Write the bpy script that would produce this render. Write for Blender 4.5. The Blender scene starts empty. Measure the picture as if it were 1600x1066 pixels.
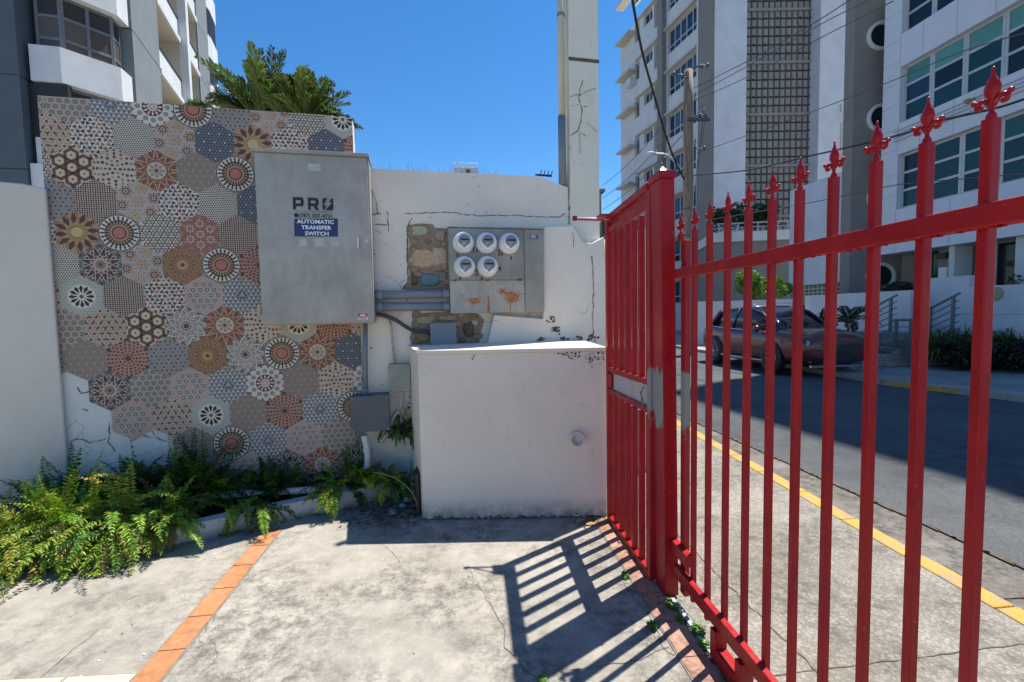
import bpy, math, random
from mathutils import Matrix, Vector, Euler
rnd = random.Random(7)
R = math.radians
sc = bpy.context.scene
COL = sc.collection

# ------------------------------------------------------------------ helpers
def tag(o, label=None, cat=None, group=None, kind=None):
    if label: o['label'] = label
    if cat: o['category'] = cat
    if group: o['group'] = group
    if kind: o['kind'] = kind
    return o

def empty(name, loc, label, cat, group=None, rz=0.0, parent=None):
    o = bpy.data.objects.new(name, None); COL.objects.link(o)
    o.location = loc; o.rotation_euler = (0, 0, rz); o.empty_display_size = .1
    if parent: o.parent = parent
    return tag(o, label, cat, group)

def frame(o, d):
    """x along d (to the right), y away from the viewer, z up"""
    d = Vector((d[0], d[1], 0)).normalized()
    n = Vector((-d.y, d.x, 0))
    m = Matrix.Identity(4)
    m.col[0][:3] = d; m.col[1][:3] = n; m.col[2][:3] = (0, 0, 1)
    m.col[3][:3] = (o[0], o[1], o[2] if len(o) > 2 else 0)
    return m

class MB:
    def __init__(s, M=None):
        s.v = []; s.f = []; s.m = []; s.c = []; s.M = M or Matrix.Identity(4); s.sm = []
    def pt(s, p):
        s.v.append(tuple(s.M @ Vector(p))); return len(s.v)-1
    def face(s, pts, mi=0, col=(1,1,1), smooth=False):
        s.f.append([s.pt(p) for p in pts]); s.m.append(mi); s.c.append(col); s.sm.append(smooth)
    def idx(s, ids, mi=0, col=(1,1,1), smooth=False):
        s.f.append(list(ids)); s.m.append(mi); s.c.append(col); s.sm.append(smooth)
    def box(s, x0, x1, y0, y1, z0, z1, mi=0, col=(1,1,1)):
        i = [s.pt((x, y, z)) for x in (x0, x1) for y in (y0, y1) for z in (z0, z1)]
        for q in ((0,1,3,2),(4,6,7,5),(0,4,5,1),(2,3,7,6),(0,2,6,4),(1,5,7,3)):
            s.idx([i[k] for k in q], mi, col)
    def prism(s, poly, z0, z1, mi=0, col=(1,1,1)):
        """poly: list of xy, extruded in z"""
        a = [s.pt((p[0], p[1], z0)) for p in poly]; b = [s.pt((p[0], p[1], z1)) for p in poly]
        n = len(poly)
        s.idx(a[::-1], mi, col); s.idx(b, mi, col)
        for k in range(n): s.idx((a[k], a[(k+1)%n], b[(k+1)%n], b[k]), mi, col)
    def slab(s, poly, y0, y1, mi=0, col=(1,1,1)):
        """poly: list of xz, extruded in y"""
        a = [s.pt((p[0], y0, p[1])) for p in poly]; b = [s.pt((p[0], y1, p[1])) for p in poly]
        n = len(poly)
        s.idx(a, mi, col); s.idx(b[::-1], mi, col)
        for k in range(n): s.idx((a[k], b[k], b[(k+1)%n], a[(k+1)%n]), mi, col)
    def tube(s, pts, r, seg=10, mi=0, col=(1,1,1), cap=True):
        pts = [Vector(p) for p in pts]; n = len(pts)
        rr = r if isinstance(r, (list, tuple)) else [r]*n
        rings = []; up = None
        for k, p in enumerate(pts):
            t = (pts[min(k+1, n-1)]-pts[max(k-1, 0)])
            if t.length < 1e-9: t = Vector((0,0,1))
            t.normalize()
            if up is None:
                up = Vector((0,0,1)) if abs(t.z) < .9 else Vector((1,0,0))
            a = t.cross(up)
            if a.length < 1e-6: a = t.cross(Vector((0,1,0)))
            a.normalize(); b = a.cross(t).normalized(); up = b
            rings.append([s.pt(p+(a*math.cos(2*math.pi*j/seg)+b*math.sin(2*math.pi*j/seg))*rr[k]) for j in range(seg)])
        for k in range(n-1):
            for j in range(seg):
                s.idx((rings[k][j], rings[k+1][j], rings[k+1][(j+1)%seg], rings[k][(j+1)%seg]), mi, col, True)
        if cap:
            s.idx(rings[0], mi, col); s.idx(rings[-1][::-1], mi, col)
    def lathe(s, prof, c=(0,0,0), axis='z', seg=20, mi=0, col=(1,1,1), flat=1.0, smooth=True, cap=True):
        """prof list of (r,h); flat squashes one horizontal axis"""
        rings = []
        for r, h in prof:
            ring = []
            for j in range(seg):
                a = 2*math.pi*j/seg; x = r*math.cos(a); y = r*math.sin(a)*flat
                if axis == 'z': p = (c[0]+x, c[1]+y, c[2]+h)
                elif axis == 'y': p = (c[0]+x, c[1]+h, c[2]+y)
                else: p = (c[0]+h, c[1]+x, c[2]+y)
                ring.append(s.pt(p))
            rings.append(ring)
        for k in range(len(rings)-1):
            for j in range(seg):
                s.idx((rings[k][j], rings[k][(j+1)%seg], rings[k+1][(j+1)%seg], rings[k+1][j]), mi, col, smooth)
        if cap: s.idx(rings[0][::-1], mi, col); s.idx(rings[-1], mi, col)
    def ball(s, c, r, seg=10, mi=0, col=(1,1,1)):
        n = 6
        s.lathe([(r*math.sin(math.pi*k/n)+1e-4, -r*math.cos(math.pi*k/n)) for k in range(n+1)], c, 'z', seg, mi, col)
    def build(s, name, mats, parent=None, label=None, cat=None, group=None, kind=None, bev=0, subsurf=0, recalc=False):
        if not isinstance(mats, (list, tuple)): mats = [mats]
        if parent is None:
            xs = [p[0] for p in s.v]; ys = [p[1] for p in s.v]; zs = [p[2] for p in s.v]
            org = Vector(((min(xs)+max(xs))/2, (min(ys)+max(ys))/2, min(zs)))
            inv = Matrix.Translation(-org)
        else:
            w = Matrix.Identity(4); q = parent; chain = []
            while q is not None:
                chain.append(Matrix.LocRotScale(q.location, q.rotation_euler, q.scale)); q = q.parent
            for c_ in reversed(chain): w = w @ c_
            inv = w.inverted()
        me = bpy.data.meshes.new(name)
        me.from_pydata([tuple(inv @ Vector(p)) for p in s.v], [], s.f)
        for m_ in mats: me.materials.append(m_)
        me.polygons.foreach_set('material_index', s.m)
        me.polygons.foreach_set('use_smooth', s.sm)
        ca = me.color_attributes.new('Col', 'FLOAT_COLOR', 'CORNER')
        buf = []
        for f_, c_ in zip(s.f, s.c): buf += [c_[0], c_[1], c_[2], 1.0]*len(f_)
        ca.data.foreach_set('color', buf)
        me.update()
        if recalc:
            import bmesh
            bm = bmesh.new(); bm.from_mesh(me)
            bmesh.ops.remove_doubles(bm, verts=bm.verts, dist=1e-5)
            bmesh.ops.recalc_face_normals(bm, faces=bm.faces); bm.to_mesh(me); bm.free()
        o = bpy.data.objects.new(name, me); COL.objects.link(o)
        if parent is None: o.location = org
        else: o.parent = parent
        if subsurf:
            md = o.modifiers.new('sub', 'SUBSURF'); md.levels = md.render_levels = subsurf
        if bev:
            md = o.modifiers.new('bev', 'BEVEL'); md.width = bev; md.segments = 2; md.limit_method = 'ANGLE'; md.angle_limit = R(40)
        return tag(o, label, cat, group, kind)

def copy_tree(o, parent=None):
    c = o.copy(); COL.objects.link(c); c.parent = parent
    for ch in list(o.children): copy_tree(ch, c)
    return c

# ---- materials
def new_mat(name):
    m = bpy.data.materials.new(name); m.use_nodes = True
    nt = m.node_tree; b = nt.nodes['Principled BSDF']; return m, nt, b
def N(nt, t, **k):
    n = nt.nodes.new(t)
    for a, v in k.items(): setattr(n, a, v)
    return n
def coords(nt, scale=(1,1,1)):
    tc = N(nt, 'ShaderNodeNewGeometry'); mp = N(nt, 'ShaderNodeMapping')
    mp.inputs['Scale'].default_value = scale
    nt.links.new(tc.outputs['Position'], mp.inputs['Vector']); return mp.outputs['Vector']
def noise(nt, vec, scale, detail=6, rough=.6, dist=0):
    n = N(nt, 'ShaderNodeTexNoise'); n.inputs['Scale'].default_value = scale
    n.inputs['Detail'].default_value = detail; n.inputs['Roughness'].default_value = rough
    n.inputs['Distortion'].default_value = dist
    nt.links.new(vec, n.inputs['Vector']); return n.outputs['Fac']
def ramp(nt, fac, stops):
    r = N(nt, 'ShaderNodeValToRGB'); e = r.color_ramp.elements
    while len(e) < len(stops): e.new(.5)
    for k, (p, c) in enumerate(stops):
        e[k].position = p
        if isinstance(c, (int, float)): c = (c, c, c)
        e[k].color = (c[0], c[1], c[2], 1)
    nt.links.new(fac, r.inputs['Fac']); return r.outputs['Color']
def mix(nt, fac, a, b, mode='MIX'):
    m = N(nt, 'ShaderNodeMix', data_type='RGBA', blend_type=mode)
    for key, v in (('Factor', fac), ('A', a), ('B', b)):
        i = [x for x in m.inputs if x.name == key and (x.type == 'RGBA' if key != 'Factor' else x.type == 'VALUE')][0]
        if hasattr(v, 'links') or hasattr(v, 'is_linked'): nt.links.new(v, i)
        elif isinstance(v, (int, float)): i.default_value = v
        else: i.default_value = (v[0], v[1], v[2], 1)
    return [x for x in m.outputs if x.type == 'RGBA'][0]
def bump(nt, b, h, strength=.3, dist=.01):
    n = N(nt, 'ShaderNodeBump'); n.inputs['Strength'].default_value = strength; n.inputs['Distance'].default_value = dist
    nt.links.new(h, n.inputs['Height']); nt.links.new(n.outputs['Normal'], b.inputs['Normal'])

def mat_basic(name, col, rough=.6, metal=0, var=.12, nscale=4, bumpn=0, bscale=60, spec=.5, stretch=(1,1,1), coat=0):
    m, nt, b = new_mat(name)
    vec = coords(nt, stretch)
    n1 = noise(nt, vec, nscale)
    lo = tuple(c*(1-var) for c in col); hi = tuple(min(1, c*(1+var)) for c in col)
    nt.links.new(ramp(nt, n1, [(.3, lo), (.7, hi)]), b.inputs['Base Color'])
    b.inputs['Roughness'].default_value = rough; b.inputs['Metallic'].default_value = metal
    b.inputs['Specular IOR Level'].default_value = spec
    if coat: b.inputs['Coat Weight'].default_value = coat; b.inputs['Coat Roughness'].default_value = .05
    if bumpn: bump(nt, b, noise(nt, vec, bscale, 8), bumpn, .004)
    return m

def mat_attr(name, rough=.6, var=.15, nscale=8, trans=0, grime=None, spec=.5, bumpn=0, bscale=80, tint=None):
    m, nt, b = new_mat(name)
    at = N(nt, 'ShaderNodeAttribute', attribute_name='Col')
    vec = coords(nt)
    n1 = noise(nt, vec, nscale)
    tn = tint or (1, 1, 1)
    c = mix(nt, 1.0, at.outputs['Color'], ramp(nt, n1, [(.3, tuple(t*(1-var) for t in tn)), (.7, tn)]), 'MULTIPLY')
    if grime:
        n2 = noise(nt, vec, grime[0], 10, .7)
        c = mix(nt, ramp(nt, n2, [(grime[1], 0), (grime[1]+.15, .8)]), c, grime[2])
    nt.links.new(c, b.inputs['Base Color'])
    b.inputs['Roughness'].default_value = rough; b.inputs['Specular IOR Level'].default_value = spec
    if bumpn: bump(nt, b, noise(nt, vec, bscale, 6), bumpn, .003)
    if trans:
        t = N(nt, 'ShaderNodeBsdfTranslucent'); nt.links.new(c, t.inputs['Color'])
        ms = N(nt, 'ShaderNodeMixShader'); ms.inputs[0].default_value = trans
        nt.links.new(b.outputs[0], ms.inputs[1]); nt.links.new(t.outputs[0], ms.inputs[2])
        nt.links.new(ms.outputs[0], nt.nodes['Material Output'].inputs['Surface'])
    return m

def mat_plaster(name, col, stain=(.25,.23,.2), amount=.5, cracks=True, crack_scale=1.1, rough=.85, low_grime=None, fine=.35, crack_lo=.62, sp_lo=.60):
    """painted stucco: blotches, vertical streaks, hairline cracks"""
    m, nt, b = new_mat(name)
    vec = coords(nt); vst = coords(nt, (1, 1, .18))
    base = ramp(nt, noise(nt, vec, 1.3, 8, .6), [(.3, tuple(c*.88 for c in col)), (.7, tuple(min(1, c*1.05) for c in col))])
    sp = ramp(nt, noise(nt, vec, 9, 10, .75), [(sp_lo, 0), (sp_lo+.10, amount)])
    base = mix(nt, sp, base, stain)
    stv = ramp(nt, noise(nt, vst, 7, 8, .7), [(.58, 0), (.78, amount*.55)])
    base = mix(nt, stv, base, tuple(c*1.2 for c in stain))
    base = mix(nt, ramp(nt, noise(nt, vec, 55, 4, .6), [(.70, 0), (.76, amount*.7)]), base, (.12,.11,.1))
    if low_grime:
        z0, z1, gc = low_grime
        g = N(nt, 'ShaderNodeNewGeometry'); sx = N(nt, 'ShaderNodeSeparateXYZ'); nt.links.new(g.outputs['Position'], sx.inputs[0])
        mr = N(nt, 'ShaderNodeMapRange'); mr.inputs['From Min'].default_value = z0; mr.inputs['From Max'].default_value = z1
        mr.inputs['To Min'].default_value = 1; mr.inputs['To Max'].default_value = 0
        nt.links.new(sx.outputs['Z'], mr.inputs['Value'])
        nn = ramp(nt, noise(nt, vec, 12, 8, .7), [(.35, .15), (.6, 1)])
        f_ = mix(nt, 1.0, mr.outputs['Result'], nn, 'MULTIPLY')
        base = mix(nt, f_, base, gc)
    if cracks:
        nz = N(nt, 'ShaderNodeTexNoise'); nz.inputs['Scale'].default_value = 3; nz.inputs['Detail'].default_value = 8
        nt.links.new(vec, nz.inputs['Vector'])
        ad = N(nt, 'ShaderNodeVectorMath', operation='MULTIPLY_ADD'); ad.inputs[1].default_value = (.35,.35,.35)
        nt.links.new(nz.outputs['Color'], ad.inputs[0]); nt.links.new(vec, ad.inputs[2])
        vo = N(nt, 'ShaderNodeTexVoronoi', feature='DISTANCE_TO_EDGE'); vo.inputs['Scale'].default_value = crack_scale
        nt.links.new(ad.outputs[0], vo.inputs['Vector'])
        cr = ramp(nt, vo.outputs['Distance'], [(.0, 1), (.007, 0)])
        msk = ramp(nt, noise(nt, vec, .9, 3), [(crack_lo-.07, 0), (crack_lo, .75)])
        base = mix(nt, mix(nt, 1.0, cr, msk, 'MULTIPLY'), base, (.06,.055,.05))
    nt.links.new(base, b.inputs['Base Color']); b.inputs['Roughness'].default_value = rough
    bump(nt, b, noise(nt, vec, 70, 8, .7), fine, .004)
    return m

def mat_concrete(name, c_lo, c_mid, c_hi, scale=1.6, cracks=True, speck=.4, pebble=0, crack_scale=.8):
    m, nt, b = new_mat(name)
    vec = coords(nt)
    base = ramp(nt, noise(nt, vec, scale*.55, 14, .78, .15), [(.33, c_lo), (.45, c_mid), (.60, c_hi)])
    big = ramp(nt, noise(nt, vec, scale*.8, 4, .5), [(.40, .15), (.56, 1)])
    base = mix(nt, mix(nt, 1.0, ramp(nt, noise(nt, vec, scale*5, 12, .85, .1), [(.42, .9), (.56, 0)]), big, 'MULTIPLY'), base, tuple(c*.62 for c in c_lo))
    base = mix(nt, ramp(nt, noise(nt, vec, scale*11, 10, .85), [(.56, 0), (.66, .45)]), base, tuple(min(.8, c*1.2) for c in c_hi))
    base = mix(nt, ramp(nt, noise(nt, vec, scale*30, 6, .8), [(.61, 0), (.67, .65)]), base, tuple(c*.45 for c in c_lo))
    base = mix(nt, ramp(nt, noise(nt, vec, 120, 3, .6), [(.62, 0), (.72, speck)]), base, tuple(c*.35 for c in c_lo))
    if pebble:
        vo = N(nt, 'ShaderNodeTexVoronoi'); vo.inputs['Scale'].default_value = pebble; nt.links.new(vec, vo.inputs['Vector'])
        base = mix(nt, ramp(nt, vo.outputs['Distance'], [(.25, 0), (.6, .45)]), base, tuple(c*.45 for c in c_lo))
    if cracks:
        nz = N(nt, 'ShaderNodeTexNoise'); nz.inputs['Scale'].default_value = 2.4; nz.inputs['Detail'].default_value = 10
        nt.links.new(vec, nz.inputs['Vector'])
        ad = N(nt, 'ShaderNodeVectorMath', operation='MULTIPLY_ADD'); ad.inputs[1].default_value = (.5,.5,.5)
        nt.links.new(nz.outputs['Color'], ad.inputs[0]); nt.links.new(vec, ad.inputs[2])
        vo = N(nt, 'ShaderNodeTexVoronoi', feature='DISTANCE_TO_EDGE'); vo.inputs['Scale'].default_value = crack_scale
        nt.links.new(ad.outputs[0], vo.inputs['Vector'])
        cr = ramp(nt, vo.outputs['Distance'], [(.0, .8), (.004, 0)])
        msk = ramp(nt, noise(nt, vec, 1.1, 3), [(.5, 0), (.58, 1)])
        base = mix(nt, mix(nt, 1.0, cr, msk, 'MULTIPLY'), base, (.05,.045,.04))
    nt.links.new(base, b.inputs['Base Color']); b.inputs['Roughness'].default_value = .9
    bump(nt, b, noise(nt, vec, 90, 10, .75), .5, .004)
    return m

M = {}
M['court'] = mat_concrete('courtyard_concrete', (.17,.153,.125), (.30,.277,.236), (.40,.37,.32), 1.9)
M['walk'] = mat_concrete('sidewalk_concrete', (.17,.155,.125), (.28,.255,.212), (.37,.34,.295), 2.5, False, .5, 60)
M['walk_far'] = mat_concrete('far_sidewalk_concrete', (.24,.22,.19), (.31,.29,.26), (.37,.35,.32), 1.2, False, .3)
M['gutter'] = mat_concrete('gutter_concrete', (.08,.07,.058), (.13,.117,.10), (.20,.185,.16), 2.2, True, .5, 0, 1.1)
M['asphalt'] = mat_concrete('asphalt', (.06,.064,.068), (.088,.093,.098), (.115,.121,.127), .5, False, .9, 70)
M['soil'] = mat_concrete('soil', (.02,.015,.01), (.04,.03,.02), (.07,.05,.035), 9, False, .8)
M['white'] = mat_plaster('white_stucco', (.81,.735,.62), (.42,.38,.31), .30, True, 1.0, low_grime=(0,.5,(.36,.33,.27)))
M['grey_wall'] = mat_plaster('cool_white_stucco', (.70,.635,.54), (.42,.39,.34), .4, False, low_grime=(0,.8,(.42,.38,.32)))
M['plasterbare'] = mat_plaster('bare_cracked_plaster', (.66,.65,.60), (.22,.25,.26), .6, True, 2.6, crack_lo=.5, low_grime=(.25,.7,(.42,.42,.38)))
M['column'] = mat_plaster('weathered_column', (.80,.75,.62), (.45,.38,.24), .75, False)
M['boxw'] = mat_plaster('box_paint', (.80,.70,.585), (.50,.45,.37), .34, False, low_grime=(0,.16,(.2,.17,.13)), sp_lo=.57)
M['crack'] = mat_basic('crack_dark', (.12,.10,.075), .95, var=.4, nscale=20)
M['rust'] = mat_basic('rust_stain', (.40,.15,.04), .9, var=.5, nscale=40)
M['dirt'] = mat_basic('dirt', (.10,.075,.05), .95, var=.5, nscale=18, bumpn=.6)
M['terra'] = mat_concrete('terracotta', (.33,.135,.06), (.43,.185,.075), (.50,.235,.11), 2.2, False, .5)
M['pinktile'] = mat_concrete('pink_terracotta', (.24,.13,.09), (.40,.215,.15), (.46,.28,.21), 3.5, False, .5)
M['cream'] = mat_basic('cream_tile', (.52,.48,.36), .75, var=.1, nscale=6)
M['grout'] = mat_basic('grout', (.22,.19,.16), .9, var=.3, nscale=20)
M['yellow'] = mat_plaster('yellow_kerb_paint', (.52,.29,.05), (.27,.235,.18), .95, True, 7, crack_lo=.45, sp_lo=.50)
M['galv'] = None
M['leaf'] = mat_attr('leaf', .45, .25, 3, trans=.3)
M['attr'] = mat_attr('mural_print', .6, .12, 2.5, tint=(1.10,.95,.79), grime=(5, .72, (.42,.38,.33)), bumpn=.1)
M['pane'] = mat_attr('window_glass', .12, .2, .6, spec=.35)
M['plain_attr'] = mat_attr('painted', .6, .12, 6)
def metal_box(name, col, rust=0, rough=.5, metal=.35):
    m, nt, b = new_mat(name); vec = coords(nt); vst = coords(nt, (1,1,.25))
    c = ramp(nt, noise(nt, vec, 3.2, 10, .65), [(.3, tuple(x*.78 for x in col)), (.7, tuple(x*1.15 for x in col))])
    c = mix(nt, ramp(nt, noise(nt, vst, 22, 8, .7), [(.45, 0), (.75, .35)]), c, tuple(x*.55 for x in col))
    c = mix(nt, ramp(nt, noise(nt, vec, 45, 6, .6), [(.62, 0), (.75, .4)]), c, tuple(min(1, x*1.5) for x in col))
    if rust:
        c = mix(nt, ramp(nt, noise(nt, vec, 16, 10, .75), [(.66-rust*.2, 0), (.78-rust*.2, .85)]), c, (.33,.14,.05))
    nt.links.new(c, b.inputs['Base Color']); b.inputs['Metallic'].default_value = metal
    nt.links.new(ramp(nt, noise(nt, vec, 6, 5), [(.3, rough-.1), (.7, rough+.15)]), b.inputs['Roughness'])
    bump(nt, b, noise(nt, vec, 30, 4), .08, .003)
    return m
M['galv'] = metal_box('galvanised_steel', (.42,.385,.335))
M['meter_steel'] = metal_box('meter_cabinet_steel', (.33,.325,.28), 0, .6, .15)
M['rusty_steel'] = metal_box('rust_speckled_steel', (.42,.41,.35), .35, .7, .1)
M['pvc'] = mat_basic('grey_pvc', (.20,.22,.25), .45, var=.1)
M['pvc_dark'] = mat_basic('dark_grey_plastic', (.085,.10,.11), .5, var=.15)
M['pvc_white'] = mat_basic('white_pvc', (.60,.59,.56), .5, var=.12)
M['green_box'] = metal_box('faded_green_grey_steel', (.36,.38,.31), .1, .65, .1)
M['black'] = mat_basic('black_plastic', (.018,.018,.02), .55, var=.3)
M['cable'] = mat_basic('cable_rubber', (.02,.02,.022), .6)
M['wire'] = mat_basic('thin_wire', (.10,.10,.11), .6)
M['porcelain'] = mat_basic('white_meter_plastic', (.78,.78,.77), .3, var=.04)
M['meter_face'] = mat_basic('meter_face', (.20,.21,.23), .3, var=.1)
M['ink'] = mat_basic('black_ink', (.015,.015,.03), .5)
M['navy'] = mat_basic('navy_sticker', (.012,.03,.13), .4, var=.08)
M['stick_white'] = mat_basic('white_sticker', (.78,.78,.78), .5, var=.04)
M['stick_red'] = mat_basic('red_sticker', (.5,.06,.05), .5, var=.1)
M['ghost'] = mat_basic('glue_ghost', (.46,.46,.44), .7, var=.15, nscale=40)

def red_paint():
    m, nt, b = new_mat('red_gate_paint'); vec = coords(nt); vst = coords(nt, (1,1,.5))
    c = ramp(nt, noise(nt, vec, 7, 8), [(.3, (.30,.005,.009)), (.7, (.43,.010,.014))])
    c = mix(nt, ramp(nt, noise(nt, vst, 16, 6, .7), [(.58, 0), (.85, .28)]), c, (.42,.05,.05))
    c = mix(nt, ramp(nt, noise(nt, vec, 60, 5, .6), [(.675, 0), (.70, .8)]), c, (.34,.13,.11))
    c = mix(nt, ramp(nt, noise(nt, vec, 11, 10, .8), [(.68, 0), (.71, .8)]), c, (.20,.03,.03))
    g = N(nt, 'ShaderNodeNewGeometry'); sx = N(nt, 'ShaderNodeSeparateXYZ'); nt.links.new(g.outputs['Position'], sx.inputs[0])
    mr = N(nt, 'ShaderNodeMapRange'); mr.inputs['From Min'].default_value = 0; mr.inputs['From Max'].default_value = .45; mr.inputs['To Min'].default_value = 1; mr.inputs['To Max'].default_value = 0
    nt.links.new(sx.outputs['Z'], mr.inputs['Value'])
    rs_ = mix(nt, 1.0, mr.outputs['Result'], ramp(nt, noise(nt, vec, 38, 8, .75), [(.54, 0), (.62, 1)]), 'MULTIPLY')
    c = mix(nt, rs_, c, (.16,.07,.04))
    nt.links.new(c, b.inputs['Base Color'])
    nt.links.new(ramp(nt, noise(nt, vec, 20, 5), [(.3, .28), (.7, .5)]), b.inputs['Roughness'])
    b.inputs['Specular IOR Level'].default_value = .3
    bump(nt, b, noise(nt, vec, 55, 5), .25, .002)
    return m
M['red'] = red_paint()
def red_worn():
    """paint worn through to grey primer over a height band"""
    m, nt, b = new_mat('worn_red_paint'); vec = coords(nt, (1,1,.35))
    c = ramp(nt, noise(nt, vec, 7, 8), [(.3, (.30,.005,.009)), (.7, (.43,.010,.014))])
    g = N(nt, 'ShaderNodeNewGeometry'); sx = N(nt, 'ShaderNodeSeparateXYZ'); nt.links.new(g.outputs['Position'], sx.inputs[0])
    mr = N(nt, 'ShaderNodeMapRange', interpolation_type='SMOOTHSTEP')
    mr.inputs['From Min'].default_value = .70; mr.inputs['From Max'].default_value = 1.05
    nt.links.new(sx.outputs['Z'], mr.inputs['Value'])
    m2 = N(nt, 'ShaderNodeMapRange', interpolation_type='SMOOTHSTEP')
    m2.inputs['From Min'].default_value = 1.13; m2.inputs['From Max'].default_value = 1.27
    m2.inputs['To Min'].default_value = 1; m2.inputs['To Max'].default_value = 0
    nt.links.new(sx.outputs['Z'], m2.inputs['Value'])
    band = mix(nt, 1.0, mr.outputs['Result'], m2.outputs['Result'], 'MULTIPLY')
    ad = N(nt, 'ShaderNodeMath', operation='MULTIPLY_ADD'); ad.inputs[1].default_value = .5
    nn = noise(nt, vec, 26, 8, .7)
    nt.links.new(band, ad.inputs[0]); nt.links.new(nn, ad.inputs[2])
    c = mix(nt, ramp(nt, ad.outputs[0], [(.80, 0), (.84, 1)]), c, (.27,.26,.24))
    nt.links.new(c, b.inputs['Base Color']); b.inputs['Roughness'].default_value = .45
    return m
M['red_worn'] = red_worn()

# ------------------------------------------------------------------ camera, light, sky
SUN = Vector((.37, .235, 1.0)).normalized()
elev = math.asin(SUN.z); az = math.atan2(SUN.x, SUN.y)
cam_d = bpy.data.cameras.new('camera'); cam = bpy.data.objects.new('camera', cam_d); COL.objects.link(cam)
cam_d.sensor_width = 36; cam_d.sensor_fit = 'HORIZONTAL'; cam_d.lens = 730*36/1600; cam_d.clip_end = 3000; cam_d.clip_start = .05
CR, CU, CF = Vector((0.9954, -0.0944, -0.0192)), Vector((0.0248, 0.059, 0.998)), Vector((0.0931, 0.9938, -0.061))
mw = Matrix.Identity(4); mw.col[0][:3] = CR; mw.col[1][:3] = CU; mw.col[2][:3] = -CF; mw.col[3][:3] = (0, 0, 1.5)
cam.matrix_world = mw; sc.camera = cam
sl = bpy.data.lights.new('sun', 'SUN'); sun = bpy.data.objects.new('sun', sl); COL.objects.link(sun)
sl.energy = 4.8; sl.angle = R(.5); sl.color = (1, .945, .855)
sun.rotation_euler = SUN.to_track_quat('Z', 'Y').to_euler(); sun.location = (0, 0, 60)
w = bpy.data.worlds.new('World'); sc.world = w; w.use_nodes = True
bg = w.node_tree.nodes['Background']; sky = w.node_tree.nodes.new('ShaderNodeTexSky')
sky.sky_type = 'NISHITA'; sky.sun_disc = False; sky.sun_elevation = elev; sky.sun_rotation = az
sky.air_density = 1.0; sky.dust_density = .1; sky.ozone_density = 5.0; sky.altitude = 0
hs = w.node_tree.nodes.new('ShaderNodeHueSaturation'); hs.inputs['Saturation'].default_value = 1.26
w.node_tree.links.new(sky.outputs[0], hs.inputs['Color']); w.node_tree.links.new(hs.outputs[0], bg.inputs[0]); bg.inputs[1].default_value = .10
sc.view_settings.view_transform = 'Standard'; sc.view_settings.look = 'None'; sc.view_settings.exposure = .80; sc.view_settings.gamma = 1
sc.cycles.max_bounces = 8; sc.cycles.diffuse_bounces = 5

# ------------------------------------------------------------------ ground, street
WA = (-0.8387, 3.9522); WD = (0.9921, 0.1258)
FW = frame(WA, WD)                       # wall frame: x right along the wall, y behind it, z up
def sheet(name, poly, z, mat, mb=None):
    b = mb or MB()
    b.face([(p[0], p[1], z) for p in poly]); return b.build(name, mat, kind='structure')
b = MB(); b.face([(-400,-60,-.40), (400,-60,-.40), (400,700,-.40), (-400,700,-.40)])
b.build('ground', M['walk_far'], kind='structure')
# courtyard slab, with its cracks traced as thin dark seams in the same mesh
cb = MB()
cb.prism([(-7,-2.5), (1.03,-2.5), (1.03,4.6), (-7,4.6)], -.39, 0, 0)
def seam(mb, pts, w, z, mi=1, seed=1, jit=.008):
    r = random.Random(seed); P = []
    for k in range(len(pts)-1):
        a, c = Vector(pts[k]), Vector(pts[k+1]); n = max(2, int((c-a).length/.035))
        for q in range(n):
            P.append(a.lerp(c, q/n)+Vector((r.uniform(-jit, jit), r.uniform(-jit, jit))))
    P.append(Vector(pts[-1]))
    for k in range(len(P)-1):
        t = (P[k+1]-P[k]).normalized(); nn = Vector((-t.y, t.x))
        w0 = w*r.uniform(.35, 1.2)*(1-.7*abs(2*k/len(P)-1)**3); w1 = w0*r.uniform(.7, 1.3)
        mb.face([(*(P[k]-nn*w0), z), (*(P[k+1]-nn*w1), z), (*(P[k+1]+nn*w1), z), (*(P[k]+nn*w0), z)], mi)
seam(cb, [(0.0521, 2.4076), (0.1289, 2.152), (0.133, 2.0127), (0.2028, 1.871), (0.2434, 1.814), (0.2591, 1.7158)], .0022, .002, seed=2)
seam(cb, [(0.2392, 1.8213), (0.3225, 1.8531), (0.429, 1.8405), (0.5838, 1.8507), (0.7018, 1.8662), (0.8532, 1.9176)], .0018, .002, seed=3)
seam(cb, [(0.8229, 2.4599), (0.8247, 2.2825), (0.854, 2.1003), (0.8257, 1.929), (0.8617, 1.8285)], .0025, .002, seed=4)
seam(cb, [(0.7448, 1.9799), (0.854, 2.1003), (0.9494, 2.127)], .002, .002, seed=5)
seam(cb, [(-1.834, 2.3739), (-1.8141, 2.3081), (-1.8265, 2.2579), (-1.8346, 2.1819), (-1.8244, 2.0801), (-1.8444, 2.0106)], .0025, .002, seed=6)
seam(cb, [(-1.8031, 2.7314), (-1.8305, 2.6444), (-1.8561, 2.5631)], .0018, .002, seed=7)
seam(cb, [(-2.5215, 2.7081), (-2.4833, 2.799), (-2.3991, 2.8518)], .0018, .002, seed=8)
seam(cb, [(-0.0784, 2.76), (-0.0104, 2.6119), (0.0521, 2.4076)], .0012, .002, seed=9)
seam(cb, [(-0.6209, 3.0704), (-0.5173, 2.94), (-0.4446, 2.793)], .0012, .002, seed=10)
cb.build('courtyard', [M['court'], M['crack']], kind='structure')
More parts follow.
